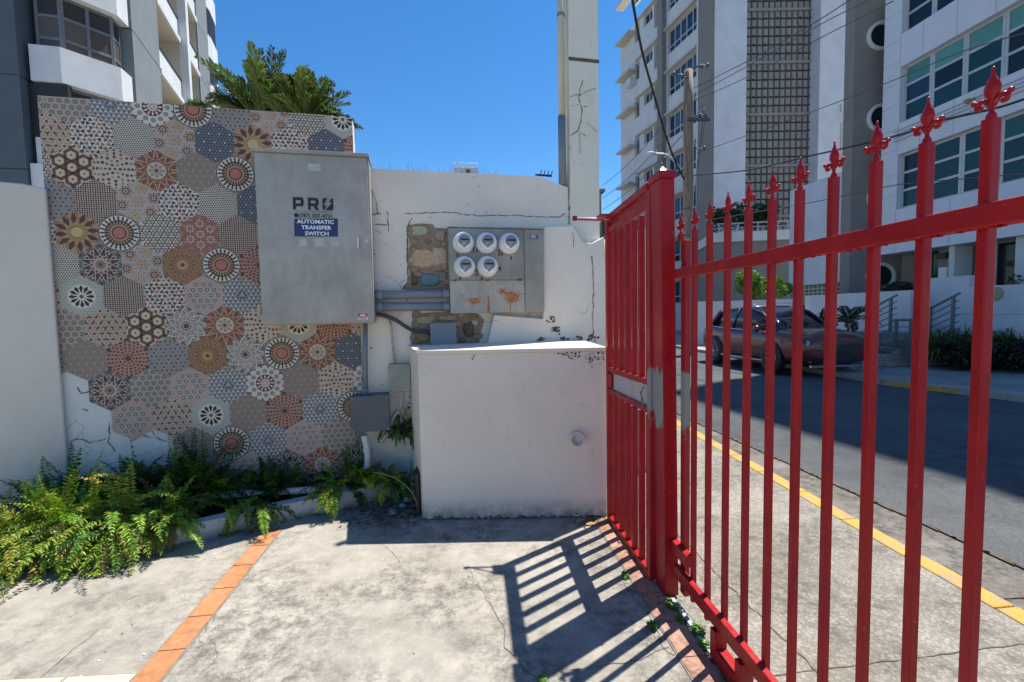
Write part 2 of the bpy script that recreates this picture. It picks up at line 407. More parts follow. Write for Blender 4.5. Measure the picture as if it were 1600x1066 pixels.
# little trodden-in chips and leaves on the slab
ch = MB()
for k in range(90):
    x = rnd.uniform(-3, .9); y = rnd.uniform(1.6, 3.3); s = rnd.uniform(.002, .008); a0 = rnd.uniform(0, 6)
    ch.face([(x+s*math.cos(a0+q)*rnd.uniform(.6,1.3), y+s*.6*math.sin(a0+q), .0035) for q in (0, 1.5, 3, 4.5)], rnd.choice((0,0,1)))
ch.build('ground_debris', [M['dirt'], M['stick_white']], label='tiny chips and dry bits scattered over the concrete courtyard', cat='debris', kind='stuff')

def tiles(name, p0, p1, width, n, mats, z=.004, gap=.006):
    """a row of flat paving tiles from p0 to p1 (left edge), width to the right"""
    p0 = Vector(p0); p1 = Vector(p1); t = (p1-p0); L = t.length; t.normalize(); nr = Vector((t.y, -t.x)); b = MB()
    q = lambda s, w_: (*(p0+t*s+nr*w_), z)
    b.face([q(-.01, -.008), q(-.01, width+.008), q(L+.01, width+.008), q(L+.01, -.008)], 1)
    z2 = z+.003
    q2 = lambda s, w_: (*(p0+t*s+nr*w_), z2)
    for k in range(n):
        s0 = L*k/n+gap/2; s1 = L*(k+1)/n-gap/2
        b.face([q2(s0, 0), q2(s0, width), q2(s1, width), q2(s1, 0)], 0)
    return b.build(name, mats, kind='structure')
tiles('orange_tile_strip', (-1.395, .96), (-1.462, 3.36), .118, 10, [M['terra'], M['grout']])
tiles('pink_tile_strip', (.878, .7), (.868, 3.22), .115, 11, [M['pinktile'], M['grout']])
tiles('cream_tile_strip', (-4.6, 2.20), (-1.425, 2.027), .3, 11, [M['cream'], M['grout']], z=.0052, gap=.008)

# sidewalk, yellow kerb, gutter, asphalt, far kerb and far sidewalk
def interp(T_):
    def f(y):
        for (a_, b_), (c_, d_) in zip(T_, T_[1:]):
            if y <= c_: return b_+(d_-b_)*(y-a_)/(c_-a_)
        return T_[-1][1]
    return f
sb = MB(); ky = interp([(-4,2.40),(2.45,2.575),(6.5,2.70),(14,2.85),(40,3.4)]); ax = interp([(-4,3.52),(2.45,3.33),(6.5,3.20),(14,3.35),(40,4.2)])
YN_ = [-4,-1,2.45,6.5,14,40]
sb.prism([(1.035,-4)]+[(ky(y),y) for y in YN_]+[(1.035,40)], -.39, -.012)
r2 = [(1.33,-4), (1.33,40)]
seam(sb, [(1.45,-1), (1.42,1.2), (1.40,1.9), (1.38,2.4), (1.36,3.4), (1.36,5.2)], .004, -.009, seed=12)
for yy in (.2, 1.72, 3.9, 6.1, 8.6, 11):
    seam(sb, [(1.04,yy), (ky(yy)-.02,yy+.05)], .003, -.009, seed=int(yy*10)+40, jit=.004)
sb.build('sidewalk', [M['walk'], M['crack']], kind='structure')
kb = MB(); n = 60
ys = [-4+k*.5 for k in range(89)]
r = random.Random(3)
for k in range(len(ys)-1):
    y0, y1 = ys[k], ys[k+1]
    e_ = .0015 if k % 4 else .004; q_ = -.006-r.random()*.002; kb.prism([(ky(y0)+.003, y0+e_), (ky(y0)+.13, y0+e_), (ky(y1)+.13, y1-e_), (ky(y1)+.003, y1-e_)], -.39, q_)
kb.build('kerb', M['yellow'], kind='structure', bev=.012)
gb = MB(); gx = lambda y: ky(y)+.13
for y0, y1 in zip(YN_, YN_[1:]): gb.face([(gx(y0),y0,-.135), (ax(y0)+.05,y0,-.122), (ax(y1)+.05,y1,-.122), (gx(y1),y1,-.135)])
seam(gb, [(gx(2.1)+.02,2.12),(gx(2.1)+.2,2.22),(ax(2.3)-.05,2.2)], .006, -.118, seed=77)
seam(gb, [(gx(4)+.01,4.1),(ax(4.1)-.05,4.05)], .004, -.118, seed=78)
gb.build('gutter', [M['gutter'], M['crack']], kind='structure')
rp = MB()
rp.face([(ax(-4),-6,-.116), (12,-6,-.116), (8.6,8,-.116), (8.5,16,-.116), (9.5,90,-.116), (-30,90,-.116), (-30,44,-.116), (ax(40),44,-.116)]+[(ax(y),y,-.116) for y in (40,14,6.5,2.45,-1)])
road = rp.build('road', M['asphalt'], kind='structure')
# ragged dark asphalt lip along the gutter
lp = MB(); r = random.Random(5); y = -1.0
while y < 12:
    w_ = r.uniform(.008, .035); L = r.uniform(.05, .16)
    x0 = ax(y)
    lp.face([(x0-w_*.5, y, -.112), (x0+w_, y+.02, -.112), (x0+w_*.9, y+L, -.112), (x0-w_*.4, y+L+.03, -.112)])
    y += L*.9
lp.build('road_edge_grit', M['dirt'], kind='structure')
fk = [(11.2,-2), (9.05,6.4), (8.72,7.5), (8.35,8.6), (8.45,12), (8.6,18), (9.4,60)]
fs = MB()
for k in range(len(fk)-1):
    (x0,y0),(x1,y1) = fk[k], fk[k+1]
    fs.face([(x0,y0,-.01),(40,y0,-.01),(40,y1,-.01),(x1,y1,-.01)], 0)
    fs.face([(x0,y0,-.3),(x0,y0,-.01),(x1,y1,-.01),(x1,y1,-.3)], 1 if 7.4 < y0 < 8.4 else 0)
fs.build('far_sidewalk', [M['walk_far'], M['yellow']], kind='structure')

# ------------------------------------------------------------------ mural wall
mwall = empty('mural_wall', (FW @ Vector((-1.1, 0, 0))), 'tall white stucco wall faced with a hexagon patterned mural beside the steel cabinet', 'wall')
X0, X1, ZT = -2.1483, -0.0433, 3.0843
b = MB(FW); b.slab([(X0, 0), (X1-.005, 0), (X1-.005, ZT-.003), (X0, ZT-.003)], 0, .18, 0)
r = random.Random(11)
b.build('stucco_body', M['plasterbare'], mwall)
# pattern printed on a thin panel
C_ = dict(cream=(.52,.48,.43), white=(.62,.62,.60), char=(.045,.045,.05), black=(.02,.02,.025), rust=(.21,.075,.042), navy=(.05,.065,.125),
          slate=(.24,.27,.30), taupe=(.30,.25,.225), pink=(.42,.17,.16), tan=(.42,.28,.17), burg=(.12,.04,.045), teal=(.33,.41,.40), grey=(.30,.31,.32),
          dgrey=(.13,.13,.135), lil=(.40,.36,.37), blue=(.09,.13,.30), gold=(.50,.36,.15), brown=(.13,.075,.05), red=(.20,.06,.05), dk=(.07,.05,.055))
HR = .1604
mb = MB(FW)
def clip(poly, clipper):
    out = poly
    n = len(clipper)
    for i in range(n):
        ax, ay = clipper[i]; bx, by = clipper[(i+1)%n]; inp = out; out = []
        if not inp: return []
        for j in range(len(inp)):
            p = inp[j]; q = inp[(j+1)%len(inp)]
            sp = (bx-ax)*(p[1]-ay)-(by-ay)*(p[0]-ax); sq = (bx-ax)*(q[1]-ay)-(by-ay)*(q[0]-ax)
            if sp >= 0: out.append(p)
            if (sp >= 0) != (sq >= 0):
                t = sp/(sp-sq); out.append((p[0]+t*(q[0]-p[0]), p[1]+t*(q[1]-p[1])))
    return out
RECT = [(X0, -.05), (X1, -.05), (X1, ZT), (X0, ZT)]
cur = {}
def P(poly, c, L):
    a_ = sum(poly[i][0]*poly[(i+1)%len(poly)][1]-poly[(i+1)%len(poly)][0]*poly[i][1] for i in range(len(poly)))
    if a_ < 0: poly = poly[::-1]
    cx, cy = cur['c']
    w_ = [(cx+x*.9625, cy+y*.9625) for x, y in poly]
    if any(x*x+y*y > (HR*.84)**2 for x, y in poly):
        w_ = clip(w_, cur['hex'])
    if cx-HR < X0 or cx+HR > X1 or cy+HR > ZT: w_ = clip(w_, RECT)
    if len(w_) < 3: return
    col = C_[c] if isinstance(c, str) else c
    mb.face([(x, -.007-L*.0004, y) for x, y in w_], 0, col)
def disc(x, y, r_, c, L, n=12, rot=0):
    P([(x+r_*math.cos(rot+2*math.pi*k/n), y+r_*math.sin(rot+2*math.pi*k/n)) for k in range(n)], c, L)
def petals(n, r0, r1, w_, c, L, rot=0, mid=.55, x=0, y=0):
    for k in range(n):
        a_ = rot+2*math.pi*k/n; ca, sa = math.cos(a_), math.sin(a_); rm = r0+(r1-r0)*mid
        f_ = lambda q, s: (x+q*ca-s*sa, y+q*sa+s*ca)
        P([f_(r0, 0), f_(rm, -w_), f_(r1, 0), f_(rm, w_)], c, L)
def line(x0, y0, x1, y1, w_, c, L):
    dx, dy = x1-x0, y1-y0; l = math.hypot(dx, dy) or 1; nx, ny = -dy/l*w_, dx/l*w_
    P([(x0+nx, y0+ny), (x1+nx, y1+ny), (x1-nx, y1-ny), (x0-nx, y0-ny)], c, L)
def lat(step, lim=1.05, rot=0):
    n = int(HR/step)+2; o = []
    for i in range(-n*2, n*2+1):
        for j in range(-n, n+1):
            x = (i+.5*(j % 2))*step; y = j*step*.866
            x, y = x*math.cos(rot)-y*math.sin(rot), x*math.sin(rot)+y*math.cos(rot)
            if x*x+y*y < (HR*lim)**2: o.append((x, y))
    return o
def star(n, step, r_, w_, c, L, rot=0):
    """{n/step} star polygon lines"""
    pt_ = [(r_*math.cos(rot+2*math.pi*k/n), r_*math.sin(rot+2*math.pi*k/n)) for k in range(n)]
    for k in range(n): line(*pt_[k], *pt_[(k+step)%n], w_, c, L)
def base(c): P([(HR*math.sin(math.pi/3*k), HR*math.cos(math.pi/3*k)) for k in range(6)], c, 0)
def t_sun():
    base('taupe'); disc(0, 0, .138, 'navy', 1, 24); disc(0, 0, .132, 'white', 2, 24); petals(24, .085, .136, .0075, 'black', 3)
    disc(0, 0, .098, 'char', 4, 24); petals(24, .05, .098, .0055, 'tan', 5, .13); disc(0, 0, .062, 'tan', 6, 20); disc(0, 0, .050, 'burg', 7, 20); disc(0, 0, .040, 'pink', 8, 20)
    for k in range(24): disc(.145*math.cos(k*.2618+.13), .145*math.sin(k*.2618+.13), .0045, 'navy', 1, 6)
def t_honey():
    base('cream')
    for x, y in [(0,0)]+[(.088*math.cos(math.pi/3*k+.52), .088*math.sin(math.pi/3*k+.52)) for k in range(6)]:
        disc(x, y, .057, 'brown', 1, 6, .52); disc(x, y, .033, 'cream', 2, 6, .52); disc(x, y, .026, (.58,.52,.42), 3, 12); disc(x, y, .007, 'black', 4, 8)
    for k in range(12): disc(.142*math.cos(math.pi/6*k), .142*math.sin(math.pi/6*k), .017, 'brown', 1, 6)
def t_rust():
    base('rust'); star(12, 5, .158, .0028, 'cream', 1); star(12, 4, .158, .0018, 'tan', 1, .26); disc(0, 0, .066, 'cream', 2, 12); petals(8, .02, .056, .011, 'dgrey', 3)
    petals(8, .028, .048, .006, 'teal', 4); disc(0, 0, .017, 'rust', 5, 8); petals(12, .06, .085, .008, 'rust', 2, .26)
def t_navy():
    base('navy')
    for x, y in lat(.0245): disc(x, y, .0088, 'slate', 1, 6); disc(x, y, .0042, 'navy', 2, 6)
    for x, y in lat(.073): disc(x, y, .0075, 'white', 3, 6)
def t_terr():
    base('white'); q = random.Random(int(cur['c'][0]*99)+5)
    for x, y in lat(.034):
        a_ = q.uniform(0, 6.3); x += q.uniform(-.003, .003); y += q.uniform(-.003, .003)
        P([(x+.0195*math.cos(a_+k*2.1), y+.0195*math.sin(a_+k*2.1)) for k in range(3)], q.choice(('navy','char','rust','navy','burg','slate','tan','dgrey')), 1)
        disc(x+.007, y, .006, q.choice(('char','navy','rust')), 2, 6)
def t_dots():
    base('white')
    for x, y in lat(.0165): disc(x, y, .0062, 'black', 1, 6)
def t_grid():
    base('cream')
    for k in range(-13, 14):
        line(k*.0155, -.17, k*.0155, .17, .0026, 'char', 1); line(-.17, k*.0155, .17, k*.0155, .0026, 'burg', 1)
    for i in range(-6, 7):
        for j in range(-6, 7): disc(i*.031, j*.031, .0062, 'black', 2, 4, .785)
def t_floral():
    base('lil')
    for x, y in lat(.018): disc(x, y, .0058, 'cream', 1, 6)
    for x, y in lat(.036): disc(x+.009, y, .0055, 'blue', 2, 5)
    for x, y in [(.11*math.cos(math.pi/3*k+.26), .11*math.sin(math.pi/3*k+.26)) for k in range(6)]+[(0, 0)]:
        c1 = 'gold' if x == y == 0 or abs(x) < .03 else 'rust'
        petals(12, .012, .044, .008, 'dgrey' if c1 == 'rust' else 'taupe', 3, 0, .6, x, y); petals(12, .012, .038, .006, 'cream', 4, .13, .6, x, y); disc(x, y, .027, c1 if c1 == 'rust' else 'tan', 5, 12); disc(x, y, .015, 'cream', 6, 10); disc(x, y, .007, 'black', 7, 8)
def t_circ():
    base('taupe')
    for x, y in lat(.052):
        disc(x, y, .0215, 'dgrey', 1, 14); disc(x, y, .0180, (.36,.31,.28), 2, 14); disc(x, y, .0135, 'dgrey', 3, 12); disc(x, y, .0115, (.24,.22,.21), 4, 12)
    for x, y in lat(.052): 
        for k in range(3): line(x+.024*math.cos(k*2.094+.52), y+.024*math.sin(k*2.094+.52), x+.036*math.cos(k*2.094+.52), y+.036*math.sin(k*2.094+.52), .0016, 'cream', 1)
def t_gfl():
    base('slate')
    for x, y in lat(.066):
        for k in range(3):
            a_ = k*2.094+.52; line(x, y, x+.020*math.cos(a_), y+.020*math.sin(a_), .0018, 'cream', 1); disc(x+.020*math.cos(a_), y+.020*math.sin(a_), .0088, 'burg', 2, 5)
    for x, y in lat(.066): disc(x+.033, y+.019, .020, 'grey', 1, 8); disc(x, y, .006, 'pink', 3, 6)
def t_tan():
    base('tan'); petals(12, .062, .155, .020, 'dk', 1, .13, .45); petals(12, .07, .14, .013, 'burg', 2, .13, .45)
    star(12, 5, .155, .0014, 'dk', 3); disc(0, 0, .058, 'gold', 3, 12); disc(0, 0, .040, (.55,.42,.22), 4, 12)
    petals(12, .05, .085, .009, 'gold', 3, 0)
def t_dark():
    base('dgrey'); petals(12, .02, .125, .022, 'cream', 1, 0, .68); petals(12, .03, .116, .017, 'burg', 2, 0, .68); petals(12, .05, .135, .010, 'char', 2, .26)
    star(12, 5, .150, .0016, 'white', 3, .26); disc(0, 0, .020, 'pink', 4, 12); disc(0, 0, .012, 'dk', 5, 8)
    for k in range(24): disc(.143*math.cos(k*.2618), .143*math.sin(k*.2618), .009, 'char', 1, 6)
def t_bw():
    base('white')
    for x, y in lat(.050):
        disc(x, y, .0195, 'char', 1, 8); disc(x, y, .0120, 'cream', 2, 6); disc(x, y, .0055, 'slate', 3, 6)
    for x, y in lat(.050): disc(x+.025, y+.0145, .0085, 'black', 1, 6); disc(x+.025, y-.0145, .0068, 'burg', 1, 5)
def t_red():
    base('teal'); disc(0, 0, .15, 'pink', 1, 20); disc(0, 0, .145, (.30,.13,.10), 2, 20)
    for x, y in [(.082*math.cos(math.pi/3*k+.52), .082*math.sin(math.pi/3*k+.52)) for k in range(6)]+[(0, 0)]:
        petals(8, .016, .036, .006, 'cream', 3, 0, .6, x, y); disc(x, y, .022, 'cream', 4, 12); disc(x, y, .016, 'red', 5, 12); disc(x, y, .009, 'slate', 6, 8)
    for k in range(12): disc(.128*math.cos(k*.5236), .128*math.sin(k*.5236), .010, 'cream', 3, 8); disc(.128*math.cos(k*.5236), .128*math.sin(k*.5236), .006, 'burg', 4, 8)
def t_gold():
    base((.20,.10,.07)); star(16, 7, .156, .0013, 'gold', 1); star(16, 5, .156, .0013, 'tan', 1); star(12, 3, .156, .0010, 'tan', 1)
    disc(0, 0, .034, 'gold', 2, 12); petals(12, .018, .04, .005, 'tan', 3); disc(0, 0, .017, 'rust', 4, 10); disc(0, 0, .008, 'black', 5, 8)
def t_gweb(bg_='dgrey', ln='cream', dt='slate'):
    base(bg_)
    for x, y in lat(.050, 1.15):
        for k in range(6):
            a_ = k*1.0472; x2, y2 = .025*math.cos(a_), .025*math.sin(a_); a2 = a_+1.0472
            line(x+x2, y+y2, x+.025*math.cos(a2), y+.025*math.sin(a2), .0027, ln, 2)
            line(x+.0289*math.cos(a_+.5236), y+.0289*math.sin(a_+.5236), x+.0145*math.cos(a_), y+.0145*math.sin(a_), .0021, ln, 2)
        disc(x, y, .0105, dt, 1, 6)
def t_rweb(): t_gweb('cream', (.45,.40,.36), 'red'); [(disc(x+.0125, y+.007, .0072, 'red', 1, 5), disc(x-.0125, y+.007, .006, 'brown', 1, 5), disc(x, y-.0145, .0068, 'dk', 1, 5)) for x, y in lat(.028)]
def t_tri():
    base('slate')
    for x, y in lat(.034):
        P([(x, y+.014), (x-.012, y-.007), (x+.012, y-.007)], 'white', 1); P([(x, y-.017), (x-.008, y-.004), (x+.008, y-.004)], 'blue', 2); disc(x+.017, y+.008, .0058, 'navy', 1, 6)
    for k in range(6): disc(.03*math.cos(k*1.047), .03*math.sin(k*1.047), .0085, 'navy', 3, 6)
    P([(0, .15), (-.022, .112), (.022, .112)], 'tan', 3)
def t_ring():
    base('lil')
    for i, (x, y) in enumerate(lat(.050)):
        c1 = 'navy' if .03 < math.hypot(x, y) < .11 else 'pink'
        disc(x, y, .0185, 'white', 1, 14); disc(x, y, .0160, c1, 2, 14); disc(x, y, .0085, 'cream', 3, 12)
        disc(x+.025, y+.0144, .0055, 'tan', 1, 6)
def t_teal():
    base('teal')
    for x, y in lat(.026): disc(x, y, .0105, 'white', 1, 6); disc(x, y, .0075, 'slate', 2, 6)
    disc(0, 0, .092, 'white', 3, 24); petals(12, .024, .086, .0135, 'black', 4, 0, .66); disc(0, 0, .020, 'white', 5, 12); disc(0, 0, .015, 'rust', 6, 12)
def t_wpet():
    base('dgrey'); star(12, 5, .152, .0020, 'white', 2); petals(12, .03, .145, .024, 'white', 1, .13, .62); petals(12, .04, .135, .0175, (.20,.21,.20), 2, .13, .62)
    star(12, 4, .155, .0018, 'white', 3); disc(0, 0, .026, 'white', 4, 12); disc(0, 0, .021, 'burg', 5, 12)
def t_bdots():
    base('cream'); q = random.Random(3)
    for rr_, n_, s_ in ((.0, 1, .011), (.034, 6, .012), (.062, 10, .010), (.090, 12, .0125), (.116, 16, .011), (.140, 20, .010)):
        for k in range(n_): disc(rr_*math.cos(2*math.pi*k/n_), rr_*math.sin(2*math.pi*k/n_), s_, ('brown','dk','slate','red')[(k+int(rr_*50)) % 4], 1, 6)
def t_rdots():
    base((.38,.26,.22))
    for rr_, n_, s_ in ((.034, 8, .010), (.058, 14, .0095), (.082, 18, .0105), (.106, 22, .010), (.130, 26, .0105), (.150, 30, .009)):
        for k in range(n_): disc(rr_*math.cos(2*math.pi*(k+.5*(n_ % 4))/n_), rr_*math.sin(2*math.pi*(k+.5*(n_ % 4))/n_), s_, ('rust','burg','red')[k % 3], 1, 6)
    disc(0, 0, .021, 'dk', 2, 12)
    for k in range(6): disc(.155*math.sin(k*1.047), .155*math.cos(k*1.047), .02, 'dk', 3, 10)
def t_scal():
    base('dgrey')
    for k in range(16): disc(.128*math.cos(k*.3927), .128*math.sin(k*.3927), .021, 'white', 1, 10)
    disc(0, 0, .126, 'white', 2, 24)
    for k in range(12): disc(.100*math.cos(k*.5236), .100*math.sin(k*.5236), .0185, 'slate', 3, 12)
    disc(0, 0, .072, 'burg', 4, 20); petals(12, .03, .072, .0075, 'white', 5); disc(0, 0, .034, 'white', 6, 12); disc(0, 0, .024, 'slate', 7, 12); petals(8, 0, .022, .004, 'white', 8)
T = dict(s=t_sun, h=t_honey, R=t_rust, n=t_navy, t=t_terr, d=t_dots, g=t_grid, f=t_floral, c=t_circ, G=t_gfl, T=t_tan, k=t_dark, b=t_bw, r=t_red,
         o=t_gold, w=t_gweb, W=t_rweb, v=t_tri, O=t_ring, p=t_teal, q=t_wpet, B=t_bdots, D=t_rdots, S=t_scal)
# rows from the top; letters run from left to right, '.' = panel torn away
HEXROWS = [(3.0593, 2.2378, 'wwvSsGfbpR'), (2.8282, 2.1050, 'WtdfnTtnDs'), (2.5982, 2.2378, 'bhBRcsnGvt'), (2.3682, 2.1050, 'GgftdnWsbc'), (2.1381, 2.2378, 'tTsbrgfROn'),
           (1.9062, 2.1050, 'dkfosDptGh'), (1.6752, 2.2378, 'WpgtOvsBRd'), (1.4432, 2.1050, 'wWhqRBpDWs'), (1.2112, 2.2378, 'GcDGoqsRnS'), (0.9783, 2.1050, '.kwOvScBSv'),
           (0.7473, 2.2378, '..OWpcDvsR'), (0.5154, 2.1050, '...csvOwkR'), (0.2844, 2.2378, '.....OkRkd'), (0.0534, 2.1050, '....wvsdcB')]
for v_, u0, s_ in HEXROWS:
    for k, ch_ in enumerate(s_):
        if ch_ == '.': continue
        cx = -(u0-.26526*k)
        if cx-HR > X1 or cx+HR < X0-.02: continue
        cur['c'] = (cx, v_); cur['hex'] = [(cx+.1544*math.sin(math.pi/3*q), v_+.1544*math.cos(math.pi/3*q)) for q in range(5, -1, -1)]
        T[ch_]()
mb.build('mural_panel', M['attr'], mwall, 'faded mosaic of large hexagon rosettes with its lower left corner torn off')
b = MB(FW); r = random.Random(4)   # torn edges of plaster and cracks under the missing panel
def vseam(mb, pts, w_, y, mi=0, seed=1, jit=.006):
    r = random.Random(seed); Q = []
    for k in range(len(pts)-1):
        a_, c_ = Vector(pts[k]), Vector(pts[k+1]); n_ = max(2, int((c_-a_).length/.025))
        for q in range(n_): Q.append(a_.lerp(c_, q/n_)+Vector((r.uniform(-jit, jit), r.uniform(-jit, jit))))
    Q.append(Vector(pts[-1]))
    for k in range(len(Q)-1):
        t = (Q[k+1]-Q[k]); t = t.normalized() if t.length > 1e-6 else Vector((1,0)); nn = Vector((-t.y, t.x)); w0 = w_*r.uniform(.3, 1.3); w1 = w_*r.uniform(.3, 1.3)
        mb.face([(Q[k].x-nn.x*w0, y, Q[k].y-nn.y*w0), (Q[k+1].x-nn.x*w1, y, Q[k+1].y-nn.y*w1), (Q[k+1].x+nn.x*w1, y, Q[k+1].y+nn.y*w1), (Q[k].x+nn.x*w0, y, Q[k].y+nn.y*w0)], mi)
for s_, pts in enumerate(([(-2.1239, 0.6136), (-2.0549, 0.6273), (-1.9965, 0.5938), (-1.8931, 0.6146)], [(-1.8567, 0.738), (-1.8738, 0.5936), (-1.8372, 0.5174)], [(-2.0498, 1.0184), (-2.0209, 0.9693), (-1.9722, 0.9761)],
        [(-1.5977, 0.6605), (-1.5586, 0.5982), (-1.4875, 0.5627)], [(-2.0288, 0.8459), (-1.9893, 0.8337)], [(-1.729, 0.582), (-1.6543, 0.6352), (-1.5968, 0.6011)])):
    vseam(b, pts, .004, -.003, 0, s_+20)
b.build('crack', M['crack'], mwall)

# ------------------------------------------------------------------ white boundary wall on the left
LF = frame((-2.9372, 3.6458), (0.8809, 0.4732))
b = MB(LF); zt = 2.4506
b.slab([(-3.2, 0), (0, 0), (0, zt-.012), (-.12, zt+.004), (-.5, zt), (-3.2, zt)], 0, .2)
b.build('boundary_wall', M['grey_wall'], None, 'plain pale stucco wall at the far left, lower than the patterned wall', 'wall', bev=.012)

# ------------------------------------------------------------------ meter wall (white, to the right of the mural)
mt = empty('meter_wall', FW @ Vector((.7, 0, 0)), 'weathered white wall holding the electric meters, with cracks and broken patches', 'wall')
ZM = 2.6954
b = MB(FW)
b.slab([(X1-.003, 0), (1.88, 0), (1.88, 2.0), (2.0904, 2.318), (1.7689, 2.6088), (1.5211, 2.6931), (X1-.003, ZM)], .015, .22)
b.build('wall_body', M['white'], mt)
b = MB(FW)   # thicker lower right part carrying the meters' shelf
b.slab([(1.5042, 1.4404), (1.5167, 2.2415), (1.7933, 2.2584), (1.8344, 2.1866), (1.8878, 2.1144), (1.9665, 2.1042), (2.0834, 2.1626), (2.1019, 1.9), (2.1019, 0), (.35, 0), (0.9908, 1.1932), (1.0643, 1.4829)], -.07, .0147)
b.build('buttress', M['white'], mt, bev=.01)
b = MB(FW)
vs = [([(0.3409, 2.3342), (0.4872, 2.3434), (0.7004, 2.3599), (0.8629, 2.3428), (1.0286, 2.3364), (1.2548, 2.3477), (1.5154, 2.3379), (1.6935, 2.348), (1.7479, 2.3776)], .0035, .0115),
      ([(1.7807, 2.5924), (1.7829, 2.2824)], .006, .0115), ([(0.0656, 2.3268), (0.1514, 2.3291)], .005, .0115), ([(0.0979, 2.2451), (0.1992, 2.2421)], .004, .0115),
      ([(0.0827, 2.5225), (0.1103, 2.4517), (0.1311, 2.3286)], .0035, .0115), ([(0.2029, 2.3513), (0.2074, 2.185)], .0035, .0115),
      ([(1.9655, 1.9909), (1.9751, 1.7061), (1.9663, 1.4189), (1.971, 1.2569)], .0045, -.0735), ([(1.7865, 2.1857), (1.7911, 2.0682)], .005, -.0735),
      ([(0.3806, 2.2776), (0.3573, 2.1983), (0.3489, 1.775), (0.3103, 1.7114)], .006, .0112)]
for k, (pts, w_, y_) in enumerate(vs): vseam(b, pts, w_, y_, 0, 60+k, .006)
r = random.Random(8)
for k in range(46):   # pits and nail holes
    x, z = r.choice(((r.uniform(-.03, .3), r.uniform(1.7, 2.3)), (r.uniform(.1, 1.2), r.uniform(2.0, 2.7)), (r.uniform(-.02, .25), r.uniform(.5, 1.4))))
    s_ = r.uniform(.002, .006)
    b.face([(x+s_*math.cos(q)*r.uniform(.7, 1.5), .0118, z+s_*math.sin(q)) for q in (0, 1.1, 2.2, 3.4, 4.6, 5.6)])
b.build('crack', M['crack'], mt, kind='stuff')
# broken-away patches showing masonry
def rubble(mb, poly, y, seed, cell=.07, depth=.03):
    r = random.Random(seed); xs = [p[0] for p in poly]; zs = [p[1] for p in poly]
    def inside(x, z):
        c = False; n = len(poly)
        for i in range(n):
            (x1, z1), (x2, z2) = poly[i], poly[(i+1) % n]
            if (z1 > z) != (z2 > z) and x < (x2-x1)*(z-z1)/(z2-z1)+x1: c = not c
        return c
    mb.face([(p[0], y, p[1]) for p in poly], 0, (.24,.19,.14))
    return inside
b = MB(FW); r = random.Random(21)
up = ((0.3638, 2.2404), (0.4584, 2.2583), (0.5692, 2.2555), (0.5895, 2.224), (0.6966, 2.2209), (0.6898, 1.7736), (0.7039, 1.692), (0.3621, 1.695), (0.3207, 1.7113), (0.3663, 1.8282), (0.3505, 1.9873), (0.3799, 2.0933), (0.3569, 2.1878))
dn = ((0.3719, 1.5073), (0.7046, 1.5173), (0.9419, 1.4908), (0.9913, 1.4398), (0.9605, 1.329), (0.9354, 1.2181), (0.3731, 1.2103), (0.3496, 1.3031), (0.3843, 1.3993))
rubble(b, up, .0105, 1); rubble(b, dn, .0105, 2)
LUMPX = tuple((u_+r.uniform(-.01,.01), v_+r.uniform(-.01,.01), r.uniform(.02,.045), r.uniform(.015,.035), r.choice(((.30,.24,.17),(.27,.21,.15),(.36,.31,.24),(.22,.17,.12)))) for (u_, v_) in ((0.4045, 2.2097), (0.6531, 2.204), (0.4069, 2.1201), (0.5226, 2.1165), (0.6501, 2.0969), (0.4041, 2.0301), (0.3962, 1.9452), (0.4099, 1.8814), (0.6611, 1.9088), (0.4455, 1.8388), (0.5784, 1.8387), (0.6681, 1.7737), (0.4085, 1.4958), (0.5416, 1.4932), (0.7862, 1.4883), (0.897, 1.4861), (0.4058, 1.4096), (0.5653, 1.3838), (0.6841, 1.3643), (0.7568, 1.4174), (0.7918, 1.2785), (0.9374, 1.3018), (0.4012, 1.2635), (0.5071, 1.2328)))
def lump(mb, px, pz, sx, sz, col, y=.006, n=11):
    c0 = None; ring = []
    for k in range(n):
        a_ = 2*math.pi*k/n
        e = 1/max(abs(math.cos(a_)), abs(math.sin(a_)))**.7
        ring.append((px+sx*math.cos(a_)*e*r.uniform(.85, 1.08), .009, pz+sz*math.sin(a_)*e*r.uniform(.85, 1.08)))
    inner = [(px+(q[0]-px)*.82, y-r.uniform(.0, .012), pz+(q[2]-pz)*.82) for q in ring]
    for k in range(n): mb.face([ring[k], ring[(k+1) % n], inner[(k+1) % n], inner[k]], 0, tuple(c*.75 for c in col))  # rim faces coloured darker, painting shade round each lump
    mb.face(inner, 0, col)
